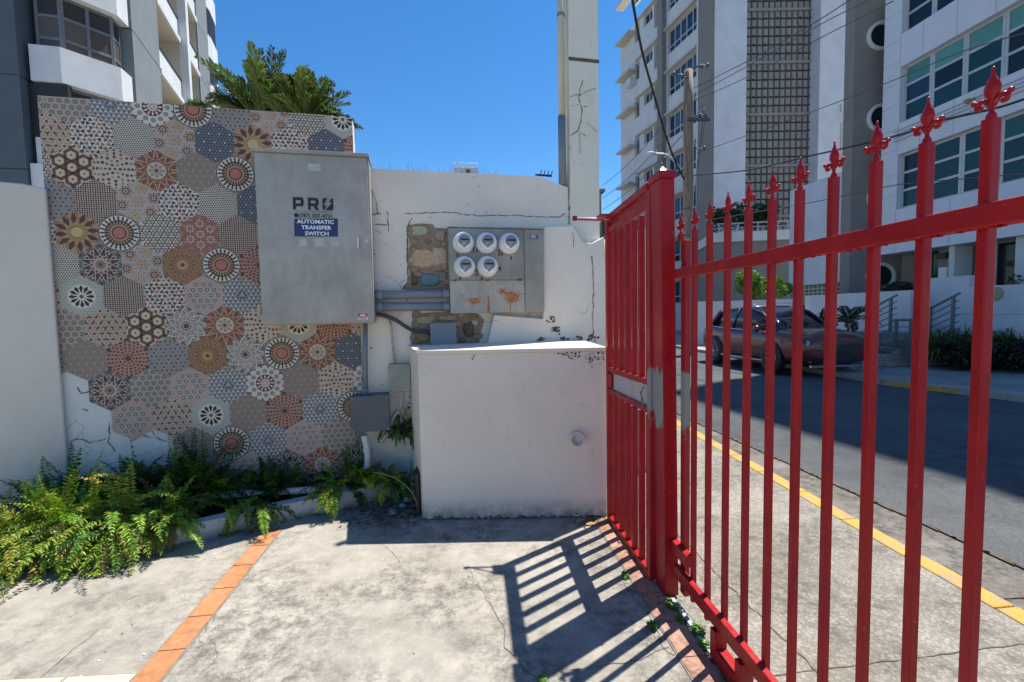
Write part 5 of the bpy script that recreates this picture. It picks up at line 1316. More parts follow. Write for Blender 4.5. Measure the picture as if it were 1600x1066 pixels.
# small bay showing at the far end
b = MB(); 
e2 = Vector((-15.1658, 31.1497))
for k in range(-2, 4):
    zb_ = ZB+k*FH; b.prism([tuple(Q_+dq*.02), tuple(e2), tuple(e2+dq*1.6), tuple(Q_+dq*2.4)], zb_-.6, zb_+.7); b.build('end_bay_parapet', M['bwhite'], lb); b = MB()
b = MB(); e3 = Q_+(e2-Q_)*.8
b.prism([tuple(Q_+dq*.03), tuple(e3+dq*.1), tuple(e3+dq*1.5), tuple(Q_+dq*2.3)], 0, 24); b.build('end_bay_glazing', mat_basic('dark_glazing', (.012,.02,.035), .6, spec=.2), lb)

# ---------------- small things beyond the wall
p = Vector((0.3157, 61.4627, 19.6851))
e = empty('rooftop_building', (p.x, p.y, 0), 'distant white rooftop block just peeking over the meter wall', 'building')
b = MB(); b.box(p.x-1.6, p.x+1.5, p.y, p.y+3, 0, p.z+.45); b.box(p.x-1.3, p.x+.9, p.y+.4, p.y+2.4, p.z+.451, p.z+.85); b.build('wall', M['bwhite'], e)
b = MB(); b.box(p.x-.1, p.x+.45, p.y-.03, p.y-.005, p.z-.25, p.z+.25); b.build('window', M['pvc_dark'], e)
b = MB()
for dx in (-1.5, -.6, .4, 1.3): b.tube([(p.x+dx, p.y+.1, p.z+.45), (p.x+dx, p.y+.1, p.z+1.15)], .05, 5)
b.tube([(p.x-1.5, p.y+.1, p.z+1.05), (p.x+1.3, p.y+.1, p.z+1.05)], .04, 5); b.build('roof_rail', M['bwhite'], e)
p = Vector((10.115, 33.6952, 8.498))
e = empty('brick_house', (p.x, p.y, 0), 'narrow pinkish brick chimney and roof between the column and the far tower', 'building')
b = MB(); b.box(p.x-2.2, p.x-.25, p.y, p.y+2, 0, p.z+1.6); b.build('chimney', mat_basic('pink_brick', (.42,.27,.22), .9, var=.3, nscale=3, bumpn=.4), e)
b = MB(); b.box(p.x-2.4, p.x-.0, p.y-.15, p.y+2.1, p.z+1.602, p.z+1.8); b.build('chimney_cap', mat_basic('cap_stone', (.35,.30,.26), .9), e)
b = MB(); b.box(p.x-2.2, p.x+3.5, p.y+2.2, p.y+8, 0, p.z-1.0); b.build('wall', M['bcream'], e)
b = MB(); b.slab([(p.x-2.2, p.z-1.0), (p.x+3.9, p.z-1.0), (p.x+2.2, p.z+.25), (p.x-.6, p.z+.25)], p.y+2.0, p.y+8.2); b.build('roof', mat_basic('grey_roof', (.17,.19,.19), .9, var=.3), e)

# ---------------- far apartment tower on the right
TF = frame((14.9843, 29.3306), (-(-0.1654, 0.9862)[0], -(-0.1654, 0.9862)[1])); TE = -10.2771
tw = empty('apartment_tower', TF @ Vector((-6, 0, 0)), 'tall white apartment tower with many white-framed windows behind the wooden utility pole', 'building')
c1 = (-7.9538, -7.2194); c2 = (-6.5959, -5.3846); c3 = (-5.1661, -4.2488); c4 = (-3.4571, -0.1876); gp = (-4.2082, -3.6098)
zt_ = 17.9939
ops = []; wins = []
for k in range(-6, 5):
    z1 = zt_+k*2.9; 
    for (c_, h_, xf, zf) in ((c1, 1.3, [.5], []), (c2, .85, [.5], []), (c3, 1.75, [.5], [.28]), (c4, 1.6, [.2,.4,.6,.8], [.32])):
        dz_ = 21.691-20.8338 if c_ is not c4 else 0
        o_ = (c_[0], c_[1], z1-h_, z1)
        if z1-h_ > .5: ops.append(o_); wins.append((o_, xf, zf))
b = MB(TF); wall_open(b, TE, 0, 0, 24, ops, .22); b.face([(TE,0,0),(TE,0,24),(TE,12,24),(TE,12,0)]); b.face([(TE,0,24),(0,0,24),(0,12,24),(TE,12,24)])
b.face([(0,0,0),(0,12,0),(0,12,24),(0,0,24)])
b.build('wall', M['bwhite'], tw)
for (o_, xf, zf) in wins: window(tw, TF, *o_, xf, zf, .20, .09, M['alu'], [[DG, BLU, BLU], [BLU, (.03,.07,.12), (.05,.12,.16)]])
b = MB(TF)
for k in range(-5, 6):
    z1 = zt_+k*2.9+.12; b.slab([(c2[0]-3.2, z1-.75), (c2[0]-1.0, z1-.75), (c2[0]-1.0, z1-.62), (c2[0]-3.2, z1-.62)], -.75, -.002); b.build('balcony_ledge', M['bcream'], tw); b = MB(TF)
b = MB(TF)
for k in range(-5, 6):
    z1 = zt_+k*2.9+.05; b.box(c2[0]-1.0, c3[1]+.1, -.22, -.002, z1, z1+.12); b.build('window_hood', M['bcream'], tw); b = MB(TF); b.box(c4[0]-.2, c4[1]+.1, -.22, -.002, z1, z1+.12); b.build('window_hood', M['bcream'], tw); b = MB(TF)
b = MB(TF); b.box(gp[0], gp[1], -.35, -.002, 0, 24); b.build('grey_pier', M['bgrey'], tw)
for (kk, zz) in ((2, 0), ):
    b = MB(TF); z1 = zt_+kk*2.9-4.35; b.box(c2[0]-1.9, c2[0]-1.1, -.55, -.02, z1-.2, z1+.35); b.build('air_conditioner', M['bwhite'], tw)
# one dark-edged window wing
# ---------------- white block with the lattice screen
wb = empty('lattice_block', (16.2216, 26.2016, 0), 'white block with a tall grey grid of dark-slotted screen blocks', 'building')
Wl, Wr, Ll, Lr, Vl, Vr = Vector((14.2364, 26.0862, 13.5436)), Vector((16.0453, 25.9168, 13.5098)), Vector((16.2216, 26.2016, 13.6417)), Vector((20.1726, 25.8317, 13.5678)), Vector((19.9488, 25.25, 13.3014)), Vector((21.9535, 25.0622, 13.2639))
wd_ = (Wr-Wl).normalized(); WFm = frame((Wl.x, Wl.y), (wd_.x, wd_.y)); Lw = (Wr-Wl).length; dtv = Vector((-0.1654, 0.9862))
b = MB(); bk = dtv*1.6; b.prism([Wl.xy, Wr.xy, tuple(Wr.xy+bk), tuple(Wl.xy+bk)], 0, 30); b.build('white_pier', M['bwhite2'], wb)
b = MB(); b.prism([tuple(Wl.xy-Vector((wd_.x, wd_.y))*.012), tuple(Wl.xy+bk*.001-Vector((wd_.x, wd_.y))*.002), tuple(Wl.xy+bk*.9-Vector((wd_.x, wd_.y))*.002), tuple(Wl.xy+bk*.9-Vector((wd_.x, wd_.y))*.012)], 0, 30); b.build('pier_side_shade', M['bgrey'], wb)  # thin grey sheet painting the shade on the white pier's left side
LFm = frame((Ll.x, Ll.y), (wd_.x, wd_.y)); LL = (Lr-Ll).length
b = MB(LFm); b.box(.01, LL, .62, 6, 0, 30); b.build('screen_backing', M['alu_dark'], wb)
ncol = 12; cw = LL/ncol; rh = 2.9/6
b = MB(LFm)
for i in range(ncol+1): b.box(i*cw-.03, i*cw+.03, .10, .42, 0, 30)
b.build('screen_mullion', mat_basic('screen_post', (.10,.10,.10), .8), wb)
b = MB(LFm)
j = 0; z = 1.0
while z < 24.5:
    fl_ = (j % 6 == 0)
    for i in range(ncol):
        b.box(i*cw+.04, (i+1)*cw-.045, .14, .40, z+.085, z+rh-.0)
        if not fl_: b.box(i*cw+.04, (i+1)*cw-.17-.1*(i % 2 == 0), .05, .139, z+.0, z+.07, 1)
    if fl_: b.box(.05, LL-.05, .02, .09, z-.05, z+.08, 0)
    z += rh; j += 1
b.build('screen_blocks', [mat_plaster('screen_block_grey', (.26,.255,.245), (.2,.2,.19), .3, False, fine=.1), M['black']], wb)
b = MB(); vd = (Vr-Vl).normalized(); b.prism([Vl.xy, Vr.xy, tuple(Vr.xy+Vector((0, 5))), tuple(Vl.xy+Vector((-.2, 5)))], 0, 30); b.build('side_pier', M['bwhite2'], wb)
VF = frame((Vl.x, Vl.y), (vd.x, vd.y))
b = MB(VF); x_ = (Vr-Vl).length; b.box(x_*.62, x_*.95, -.05, -.005, 9.3283, 11.8023); b.build('niche_panel', M['bcream'], wb)
b = MB(VF); b.box(x_*.60, x_*.96, -.10, -.005, 12.3989, 12.8191); b.build('niche_hood', M['bwhite'], wb)

# ---------------- grey wall with portholes, white lower wall, modern block
mbld = empty('modern_building', (14.5, 12, 0), 'modern white clad building with long teal ribbon windows above the street', 'building')
g0, g1 = Vector((14.0085, 16.0638, 1.4)), Vector((16.5433, 15.5251, 1.4)); gd = (g1-g0).normalized(); GF = frame((g0.x, g0.y), (gd.x, gd.y)); GL = (g1-g0).length
pb = empty('porthole_wall', (g0.x, g0.y, 0), 'grey wall with white-ringed round windows between two white buildings', 'wall')
b = MB(GF); b.box(0, GL+1.5, 0, .6, 0, 14); b.build('wall', M['bgrey'], pb)
for (u_, z_) in ((0.8707, 11.0287), (0.9468, 8.1922), (1.0548, 2.5579), (1.0225, 5.3674)):
    b = MB(GF); ro, ri_ = .50, .385
    n = 32; pr = [(ri_,-.002),(ri_,-.09),(ri_+.02,-.11),(ro-.02,-.11),(ro,-.09),(ro,-.002)]
    b.lathe(pr, (u_, 0, z_), 'y', n); b.f = b.f[:-2]; b.m = b.m[:-2]; b.c = b.c[:-2]; b.sm = b.sm[:-2]
    w_ = b.build('round_window', M['bwhite'], pb, recalc=True)
    b = MB(GF); b.face([(u_+ri_*math.cos(2*math.pi*k/n), -.02, z_+ri_*math.sin(2*math.pi*k/n)) for k in range(n)], 0, DG); b.build('pane', M['pane'], w_)
BF = frame((14.5, 15.3688), (0, -1)); Y0 = 15.3688
sx_ = lambda y: Y0-y
ym = (14.7269, 13.7868, 12.7913, 11.7779)
step = 1.02; xs = [sx_(v) for v in ym]
while xs[-1] < 8.5: xs.append(xs[-1]+step)
zs = [(4.71, 6.53), (7.55, 9.37), (10.42, 12.2), (13.3, 15.1)]
ops = [(xs[0], xs[-1], a_, c_) for a_, c_ in zs]
b = MB(BF); wall_open(b, 0, 10, 3.27, 27, ops, .22); b.face([(0,0,3.27),(0,0,27),(0,9,27),(0,9,3.27)]); b.face([(0,0,3.27),(10,0,3.27),(10,9,3.27),(0,9,3.27)])
b.face([(10,0,3.27),(10,9,3.27),(10,9,27),(10,0,27)]); b.face([(0,0,27),(10,0,27),(10,9,27),(0,9,27)])
b.build('clad_wall', M['tile_white'], mbld)
b = MB(BF)
for k in range(0, 11):
    x = xs[0]-.28+k*1.03 if k else .62
    for (a_, c_) in ((3.3, 4.70), (6.54, 7.54), (9.38, 10.41), (12.3, 13.2)):
        b.box(x, x+.012, -.003, .0, a_, c_)
for z_ in (3.75, 5.2, 5.9, 6.7, 7.4, 8.2, 8.9, 9.6, 10.3, 11.2, 12.0): b.box(.01, xs[0]-.02, -.003, .0, z_, z_+.012)
b.build('cladding_joint', M['joint'], mbld)
for (a_, c_) in zs:
    n = len(xs)
    top = [TEAL, (.08,.26,.24), (.12,.33,.30)]
    for i in range(n-1):
        bot = [[DG, DT], [DG, DT, BLU], top] if a_ > 7 else [[DT, DG], [DG, DT], [DT, (.03,.12,.12), DG]]
        window(mbld, BF, xs[i]+.004, xs[i+1]-.004, a_+.003, c_-.003, [], [.34, .66], .20, .075, M['alu'], bot)
b = MB(BF)
for k in range(4): b.tube([(-.0+.5, -.05, 6.98+k*.11), (9.9, -.05, 6.98+k*.11)], .012, 5)
b.build('facade_cable', M['joint'], mbld)
b = MB(BF); b.tube([(3.05, -.06, 7.30), (3.05, -.24, 7.22)], .03, 6); b.lathe([(.02,-.12),(.10,-.05),(.09,0)], (3.05,-.26,7.26), 'z', 8); b.build('wall_lamp', mat_basic('rusty_lamp', (.30,.22,.10), .8), mbld)
# unseen roof blocks added above, edges shaped to throw the street's shade line
H1 = 33.0
for (p_, q_) in (((4.0022, 8.236, -0.12), (4.4307, 4.854, -0.12)), ((5.094, 4.9577, -0.12), (5.2625, 3.9071, -0.12))):
    a_ = Vector((p_[0]+.37*(H1+.12), p_[1]+.205*(H1+.12))); c_ = Vector((q_[0]+.37*(H1+.12), q_[1]+.205*(H1+.12)))
    t_ = (c_-a_).normalized(); c_ = c_ if p_[0] < 4.5 else c_+t_*14
    if p_[0] < 4.5: a_ = a_-t_*1.5
    b = MB(); b.prism([tuple(a_), tuple(c_), tuple(c_+Vector((12, 0))), tuple(a_+Vector((12, 0)))], 27.01, H1); b.build('shade_block', M['bwhite'], mbld)
# ground floor under the overhang
GFm = frame((15.6, Y0), (0, -1))
b = MB(GFm); b.box(-.2, 10, 0, .3, 0, 3.26); b.build('recess_wall', M['bgrey'], mbld)
gx0, gz0 = (0.9161, 2.3145); gx1, gz1 = (1.5897, 3.3724)
window(mbld, GFm, gx0, gx1, gz0-.6, gz1, [], [], -.02, .05, M['alu_dark'], [(.008,.02,.02)])
gx0, gz0 = (2.8551, 2.0469); gx1, gz1 = (3.5578, 3.3049)
window(mbld, GFm, gx0, gx1+1.2, gz0-.8, gz1, [.35,.7], [], -.02, .06, M['alu'], [(.01,.015,.02)])
b = MB(GFm); a_, z_ = (1.6372, 2.6324); c_, z2 = (2.0202, 3.2913); b.box(a_, c_, -.55, -.002, 0, 3.26); b.build('entrance_pier', M['bgrey'], mbld)
b = MB(GFm); b.box(c_+.25, c_+.42, -.9, -.3, 0, 3.26); b.box(c_+2.0, c_+2.3, -.9, -.3, 0, 3.26); b.build('entrance_column', M['bwhite'], mbld)
b = MB(GFm); xx = (a_+c_)/2; b.box(xx-.14, xx+.14, -.60, -.552, 2.2534, 2.6599); b.build('intercom_panel', M['stick_white'], mbld)
b = MB(GFm); b.box(xx-.16, xx+.16, -.68, -.552, 2.9442, 3.1065); b.box(c_+1.2, c_+1.5, -.14, -.002, 2.55, 2.70); b.build('wall_light', M['black'], mbld)
# lower white wall with the breeze blocks under it
lw_ = empty('lower_white_wall', (14.4, 19.5, 0), 'plain white lower storey wall left of the grey porthole wall', 'wall')
WY0, WY1 = 19.8539, 16.4918
b = MB(frame((14.4, WY0), (0, -1))); wl_ = WY0-WY1
b.box(0, wl_, 0, 4, 2.42, 6.65); b.build('wall', M['bwhite2'], lw_)
b = MB(frame((14.4, WY0), (0, -1))); b.box(0, wl_, .18, 4, 0, 2.415); b.build('base_wall', M['bgrey'], lw_)
b = MB(frame((14.4, WY0), (0, -1)))
n_ = 14; cw_ = wl_/n_
for i in range(n_):
    for j in range(5):
        x0 = i*cw_; z0 = 2.38-(j+1)*.16
        b.box(x0, x0+.05, .02, .16, z0, z0+.16); b.box(x0+.051, x0+cw_-.001, .02, .16, z0, z0+.045)
b.box(0, wl_, .165, .175, 0, 2.38, 1)
b.build('breeze_blocks', [M['bcream'], M['black']], lw_)

# ---------------- terrace building with railing and shrubs, mid distance
t0, t1 = Vector((12.6135, 22.9633, 1.4106)), Vector((16.1276, 22.0281, 1.3711)); td = (t1-t0).normalized(); TBF = frame((t0.x, t0.y), (td.x, td.y)); TL = (t1-t0).length
tb = empty('terrace_building', (t0.x, t0.y, 0), 'low grey terrace building with a white parapet band, railing and shrubs on its roof', 'building')
b = MB(TBF); b.box(0, TL, 0, 5, 0, 4.85); b.build('wall', M['bgrey'], tb)
b = MB(TBF); b.box(-.15, TL, -.12, 5, 4.852, 5.33); b.build('parapet', M['bwhite'], tb)
b = MB(TBF); 
for k in range(8): b.box(.2+k*(TL-.4)/7-.02, .2+k*(TL-.4)/7+.02, .0, .04, 5.331, 5.75)
b.box(.1, TL-.05, -.01, .05, 5.751, 5.80); b.box(.1, TL-.05, .0, .04, 5.55, 5.58); b.build('railing', M['alu'], tb)
def bush(mb, c, rx, ry, rz, n, ls, seed, cols, lo=0):
    r = random.Random(seed); cl = [(r.gauss(0,.45)*rx, r.gauss(0,.45)*ry, r.uniform(-.3,.75)*rz, r.uniform(.35,.62)) for _ in range(11)]
    for k in range(n):
        q = r.choice(cl); u_ = r.uniform(-1, 1); a_ = r.uniform(0, 6.283); s_ = math.sqrt(1-u_*u_); rad = r.uniform(.6, 1.08)**.6*q[3]
        p = Vector((c[0]+q[0]+rx*rad*s_*math.cos(a_), c[1]+q[1]+ry*rad*s_*math.sin(a_), c[2]+q[2]+rz*rad*u_))
        if p.z < lo: p.z = lo+r.random()*.05
        d1 = Vector((r.gauss(0,1), r.gauss(0,1), r.gauss(0,1))).normalized(); d2 = d1.cross(Vector((r.gauss(0,1), r.gauss(0,1), r.gauss(0,1)))).normalized()
        l = ls*r.uniform(.6, 1.3); col = r.choice(cols); col = tuple(cc*r.uniform(.6, 1.3) for cc in col)
        mb.face([p-d1*l, p+d2*l*.42, p+d1*l, p-d2*l*.42], 0, col)
DKG = [(.03,.06,.02), (.045,.09,.025), (.02,.045,.015)]; BRG = [(.13,.26,.03), (.20,.33,.04), (.09,.19,.02), (.16,.30,.03)]
for i, (x0, ps, lab) in enumerate(((.16, (13.4562, 23.9805, 6.1482), 'dark shrub at the left end of the roof terrace'), (.5, (14.4732, 23.8903, 6.2304), 'dark shrub in the middle of the roof terrace'), (.8, (15.5569, 23.7917, 6.2773), 'dark shrub at the right end of the roof terrace'))):
    b = MB(); bush(b, ps, .75, .6, .75, 1500, .085, 700+i, DKG); b.build('shrub', M['leaf'], None, lab, 'shrub', 'shrubs on the roof terrace')
# garden wall behind the car with a bright shrub
a_, c_ = Vector((9.4515, 18.7349, 1.4694)), Vector((12.184, 16.1632, 1.446)); gd_ = (c_-a_).normalized(); GW = frame((a_.x, a_.y), (gd_.x, gd_.y)); gl = (c_-a_).length
b = MB(GW); b.box(0, gl, 0, .2, -.3, 1.80); 
b.build('garden_wall', M['bwhite'], None, 'white garden wall behind the parked car, below the bright green shrub', 'wall')
b = MB(GW); b.box(gl*.28, gl*.28+.4, -.12, -.004, .75, 1.35); b.build('utility_meter_box', M['bwhite'], None, 'small pale box on the garden wall behind the car', 'meter box')
b = MB(); p = (11.7556, 17.9569, 2.1442); bush(b, (p[0], p[1], p[2]+.12), 1.05, .5, .62, 3800, .065, 33, BRG, 1.5); b.build('shrub', M['leaf'], None, 'bright yellow-green shrub rising behind the white garden wall', 'shrub')
# white retaining wall, stairs, railings
rt = empty('retaining_wall', (12.6, 12, 0), 'white retaining wall behind the planting on the far side of the street', 'wall')
RF = frame((12.6, 16.4448), (0, -1)); Yr = 16.4448
rs = lambda y: Yr-y
xa, xb, xc, xd = rs(12.2617), rs(11.7023), rs(11.1219), rs(5.0)
b = MB(RF); b.box(0, xa, 0, .2, -.1, 1.9163); b.build('lower_panel', M['bwhite2'], rt)
b = MB(RF); b.box(xa+.002, xc-.002, .5, .7, -.1, 2.1417+.1); b.build('setback_panel', M['bwhite2'], rt)
b = MB(RF); b.box(xc, xd, .0, .2, -.1, 1.923); b.build('upper_panel', M['bwhite2'], rt)
b = MB(RF); b.box(xc+.01, xd-.01, -.004, -.0005, 1.22, 1.235); b.build('wall_joint', M['joint'], rt)
b = MB(RF); yy = rs(10.0902); b.lathe([(.16,-.05),(.16,-.003)], (yy, 0, 1.7267), 'y', 20); b.build('round_plaque', mat_basic('tan_plaque', (.34,.29,.2), .8), rt)
# steps up from the pavement
st = empty('entrance_steps', (10.8, 10.4, 0), 'grey stone steps with low risers between the planting beds', 'steps')
for k in range(5):
    b = MB(); b.box(9.6+k*.42, 12.5, 10.55, 13.0, -.008+k*.15, .14+k*.15); b.build('step', M['walk_far'], st, bev=.01)
def railing(px_list, X_, label, ground, slope_pts):
    e = empty('stair_railing', (X_, slope_pts[0][1], 0), label, 'railing', 'steel stair railings')
    a_, c_ = Vector(slope_pts[0]), Vector(slope_pts[1]); 
    b = MB(); b.tube([a_, c_], .032, 8); b.build('handrail', M['alu_dark'], e)
    b = MB()
    for k in range(1, 6):
        dz = Vector((0, 0, -.17*k)); b.tube([a_+dz, c_+dz], .014, 6)
    b.build('rail_wire', M['alu_dark'], e)
    for f_ in (.12, .82):
        p = a_.lerp(c_, f_); b = MB(); b.box(p.x-.03, p.x+.03, p.y-.03, p.y+.03, max(p.z-1.25, 0), p.z-.02); b.build('post', M['alu_dark'], e)
railing(None, 11.6, 'left sloping steel stair railing beside the entrance steps', 0, ((11.6, 12.6796, 1.3268), (11.6, 11.6687, 1.7732)))
railing(None, 11.9, 'right sloping steel stair railing in front of the white retaining wall', 0, ((11.9, 11.117, 1.3487), (11.9, 10.3052, 1.7619)))
railing(None, 10.6, 'low level steel railing at the foot of the entrance steps', 0, ((10.6, 10.7292, 1.1311), (10.6, 10.1753, 1.1389)))
# planting along the far pavement
def strap(mb, c, n, L, seed, cols, w_=.022):
    r = random.Random(seed)
    for k in range(n):
        a_ = r.uniform(0, 6.283); el = r.uniform(.5, 1.35); d_3 = Vector((math.cos(a_)*math.cos(el), math.sin(a_)*math.cos(el), math.sin(el))); p = Vector(c)+Vector((r.gauss(0,.08), r.gauss(0,.08), 0)); l = L*r.uniform(.6, 1.15)
        sd = d_3.cross(Vector((0,0,1))).normalized(); col = tuple(q*r.uniform(.6, 1.35) for q in r.choice(cols)); prev = (p-sd*w_, p+sd*w_)
        for q in range(5):
            p = p+d_3*(l/5); d_3 = (d_3+Vector((0,0,-.42))).normalized(); wq = w_*(1-.22*(q+1)); nx = (p-sd*wq, p+sd*wq)
            if nx[0].z < .01: break
            mb.face([prev[0], nx[0], nx[1], prev[1]], 0, col); prev = nx
STR = [(.13,.19,.03), (.22,.26,.06), (.07,.12,.025), (.17,.20,.05), (.05,.09,.02)]
pos = [((10.1661, 11.2072, 0.0), 'strap-leaved plant beside the foot of the steps, behind the car bonnet'), ((11.4243, 12.2296, 0.0), 'strap-leaved plant just left of the entrance steps'), ((11.0565, 9.9709, 0.0), 'strap-leaved plant at the left corner of the long bed'),
       ((11.6914, 10.2066, 0.0), 'second strap-leaved plant in the long bed'), ((11.8567, 10.0263, 0.0), 'third strap-leaved plant in the long bed, middle of the frame gap'), ((12.2159, 9.9316, 0.0), 'fourth strap-leaved plant in the long bed'),
       ((12.4206, 9.7456, 0.0), 'fifth strap-leaved plant in the long bed'), ((12.4963, 9.4713, 0.0), 'strap-leaved plant at the right frame edge'), ((12.6159, 9.1978, 0.0), 'strap-leaved plant just past the right frame edge')]
for i, (p_, lab) in enumerate(pos):
    b = MB(); z_ = .62 if i > 1 else .35
    strap(b, (p_[0], p_[1], z_*.4), 130, 1.0 if i > 1 else .8, 800+i, STR, .024); strap(b, (p_[0], p_[1]+.35, z_*.8), 90, .8, 840+i, STR, .022)
    b.build('strap_leaf_plant', M['leaf'], None, lab, 'plant', 'strap-leaved plants across the street')
b = MB()
for k in range(9):
    p_ = Vector((10.9266, 9.7499, 0.0)).lerp(Vector((12.1387, 8.6481, 0.0)), k/8); bush(b, (p_.x+.12, p_.y, .28), .36, .36, .34, 1300, .05, 900+k, [(.02,.03,.012), (.03,.045,.015), (.015,.02,.01)], .01)
b.build('hedge', M['leaf'], None, 'low dark hedge along the kerb side of the planting bed', 'hedge')
def cycad(c, n, L, seed, lab):
    e = MB(); r = random.Random(seed)
    for k in range(n): frond(e, Vector(c), 2*math.pi*k/n+r.uniform(-.2,.2), r.uniform(.35, 1.2), L*r.uniform(.8, 1.1), 1.5, seed+k, (.02,.035,.015), L*.20, 20)
    e.build('cycad', M['leaf'], None, lab, 'palm', 'dark cycads by the steps')
cycad((10.5458, 12.0645, 1.0245), 15, .95, 950, 'large dark cycad with arching fronds left of the steps'); cycad((10.1585, 12.6003, 0.9661), 12, .7, 970, 'smaller dark cycad seen above the car bonnet')
b = MB(); p_ = (13.3432, 13.4722, 1.9954); bush(b, (p_[0], p_[1], p_[2]), .75, .3, .22, 900, .05, 41, DKG); b.build('shrub', M['leaf'], None, 'low dark shrub on the wall top under the round window', 'shrub')
b = MB(); p_ = (14.819, 11.3261, 2.0708); bush(b, (p_[0]+.2, p_[1], p_[2]), .35, .3, .3, 700, .05, 42, DKG); b.build('shrub', M['leaf'], None, 'dark shrub on the retaining wall at the right frame edge', 'shrub')

# ---------------- utility pole with fittings, street lamp, wires
P0 = Vector((7.6443, 15.656, 1.0112)); 
ztop = 9.5473
up_ = empty('utility_pole', (P0.x, P0.y, -.1), 'old wooden utility pole with a small crossarm, rising behind the red fence', 'utility pole')
b = MB(); b.tube([(P0.x+.02, P0.y, -.12), (P0.x, P0.y, 3), (P0.x-.02, P0.y, ztop-1.0), (P0.x-.02, P0.y, ztop)], [.19,.18,.165,.13], 12)
b.build('pole', mat_basic('weathered_timber', (.27,.20,.145), .9, 0, .35, 9, .6, 30, stretch=(3,3,.3)), up_)
b = MB(); b.tube([(P0.x-.02, P0.y, ztop-.7), (P0.x-.02, P0.y, ztop+.03)], [.14,.10], 12); b.build('pole_top', mat_basic('rotten_timber', (.22,.11,.07), .9, 0, .5, 9), up_)
zc = 7.8538
b = MB(); b.box(P0.x-.15, P0.x+.62, P0.y-.25, P0.y-.17, zc-.05, zc+.05); b.build('crossarm', M['pvc_dark'], up_)
for (dx, dz) in ((-.62, 1.45), (-.35, 1.38), (.35, 1.72), (.55, 1.76), (.30, .12), (.5, .14), (.45, -.95)):
    b = MB(); b.tube([(P0.x+dx*.3, P0.y-.2, zc+dz-.02), (P0.x+dx, P0.y-.2, zc+dz)], .02, 5); b.lathe([(.03,-.06),(.055,-.02),(.03,0),(.055,.03),(.02,.08)], (P0.x+dx, P0.y-.2, zc+dz), 'z', 8); b.build('insulator', M['pvc_dark'], up_)
b = MB()
for k, dx in enumerate((-.12, .16, .2)): b.tube(smooth([(P0.x+dx, P0.y-.2, zc+1.2-k*.5), (P0.x+dx*2.4, P0.y-.25, zc+.2), (P0.x+dx*1.2, P0.y-.2, zc-1.6), (P0.x+dx*.9, P0.y-.19, zc-2.4-k)]), .014, 5)
for zz in (2.1, 3.6, 4.0, 4.9): b.lathe([(.197,0),(.197,.05)], (P0.x+.005, P0.y, zz), 'z', 12)
b.build('pole_wiring', M['wire'], up_)
b = MB(); b.box(P0.x-.02, P0.x+.06, P0.y-.24, P0.y-.185, 0, 5.2); b.build('cable_riser', M['pvc'], up_)
a0, a1, a2_ = Vector((7.3981, 15.8071, 6.371)), Vector((7.0134, 15.8693, 6.7968)), Vector((6.532, 15.919, 6.8721))
lm = empty('street_lamp', a0, 'curved arm street lamp with a pale head mounted on the wooden pole', 'street lamp')
b = MB(); b.tube(smooth([a0, a1, a2_]), .032, 8); b.build('lamp_arm', M['alu'], lm)
b = MB(); b.lathe([(.02,.06),(.10,.05),(.19,0),(.17,-.05),(.05,-.09)], (a2_.x-.12, a2_.y, a2_.z), 'z', 14, 0, (1,1,1), .7); b.build('lamp_head', M['bwhite'], lm, recalc=True)
def wire(pts, rad, lab, mat='wire', grp='overhead wires'):
    b = MB(); b.tube(smooth(pts, 5), rad, 5); b.build('overhead_wire', M[mat], None, lab, 'wire', grp)
wire([(3.28, 9.1382, 7.8337), (3.5281, 9.7204, 7.8615), (4.2377, 11.0455, 7.5819), (5.0384, 12.362, 7.2994), (5.9164, 13.6553, 6.7592), (6.7546, 14.7528, 6.246), (7.5622, 15.7631, 5.9054)], .030, 'thick dark sagging cable dropping steeply to the wooden pole', 'cable')
wire([(7.7545, 8.7025, 7.563), (8.3345, 10.6996, 8.1951), (8.2731, 13.3503, 8.6634), (7.767, 15.8322, 8.9806)], .013, 'upper thin wire running from the pole top towards the upper right', 'wire')
wire([(7.9352, 8.6771, 7.4241), (8.3315, 10.6924, 8.0748), (8.2694, 13.3415, 8.5147), (7.8494, 15.8123, 8.7821)], .011, 'thin wire close below the upper one, from the pole top to the upper right', 'wire')
wire([(7.8403, 8.1579, 7.0185), (8.3237, 10.6738, 7.759), (8.2616, 13.3229, 8.1986), (7.8668, 15.7999, 8.6067)], .011, 'third thin wire from the pole top, crossing the grey porthole wall', 'wire')
wire([(8.1364, 5.96, 4.452), (8.4488, 6.8451, 4.593), (8.6984, 8.0454, 4.8574), (8.8773, 9.1435, 4.9864), (8.7607, 11.4909, 5.3471), (8.4356, 13.5507, 5.6205), (7.7819, 15.652, 6.0699)], .020, 'thick dark wire sweeping across the modern building at spear-tip height', 'cable')
wire([(8.1585, 6.0125, 5.3406), (8.5027, 7.5177, 5.797), (8.9063, 9.2125, 6.1533), (8.788, 11.5559, 6.4462), (7.8212, 15.6913, 6.7694)], .010, 'thin wire crossing the modern building above the thick one', 'wire')
wire([(8.1081, 5.8928, 3.3146), (8.4489, 7.3897, 3.6315), (8.8522, 9.0839, 3.9786), (8.7309, 11.4202, 4.1495), (7.7635, 15.5543, 4.4509)], .010, 'lowest thin wire running just above the red fence rail', 'wire')
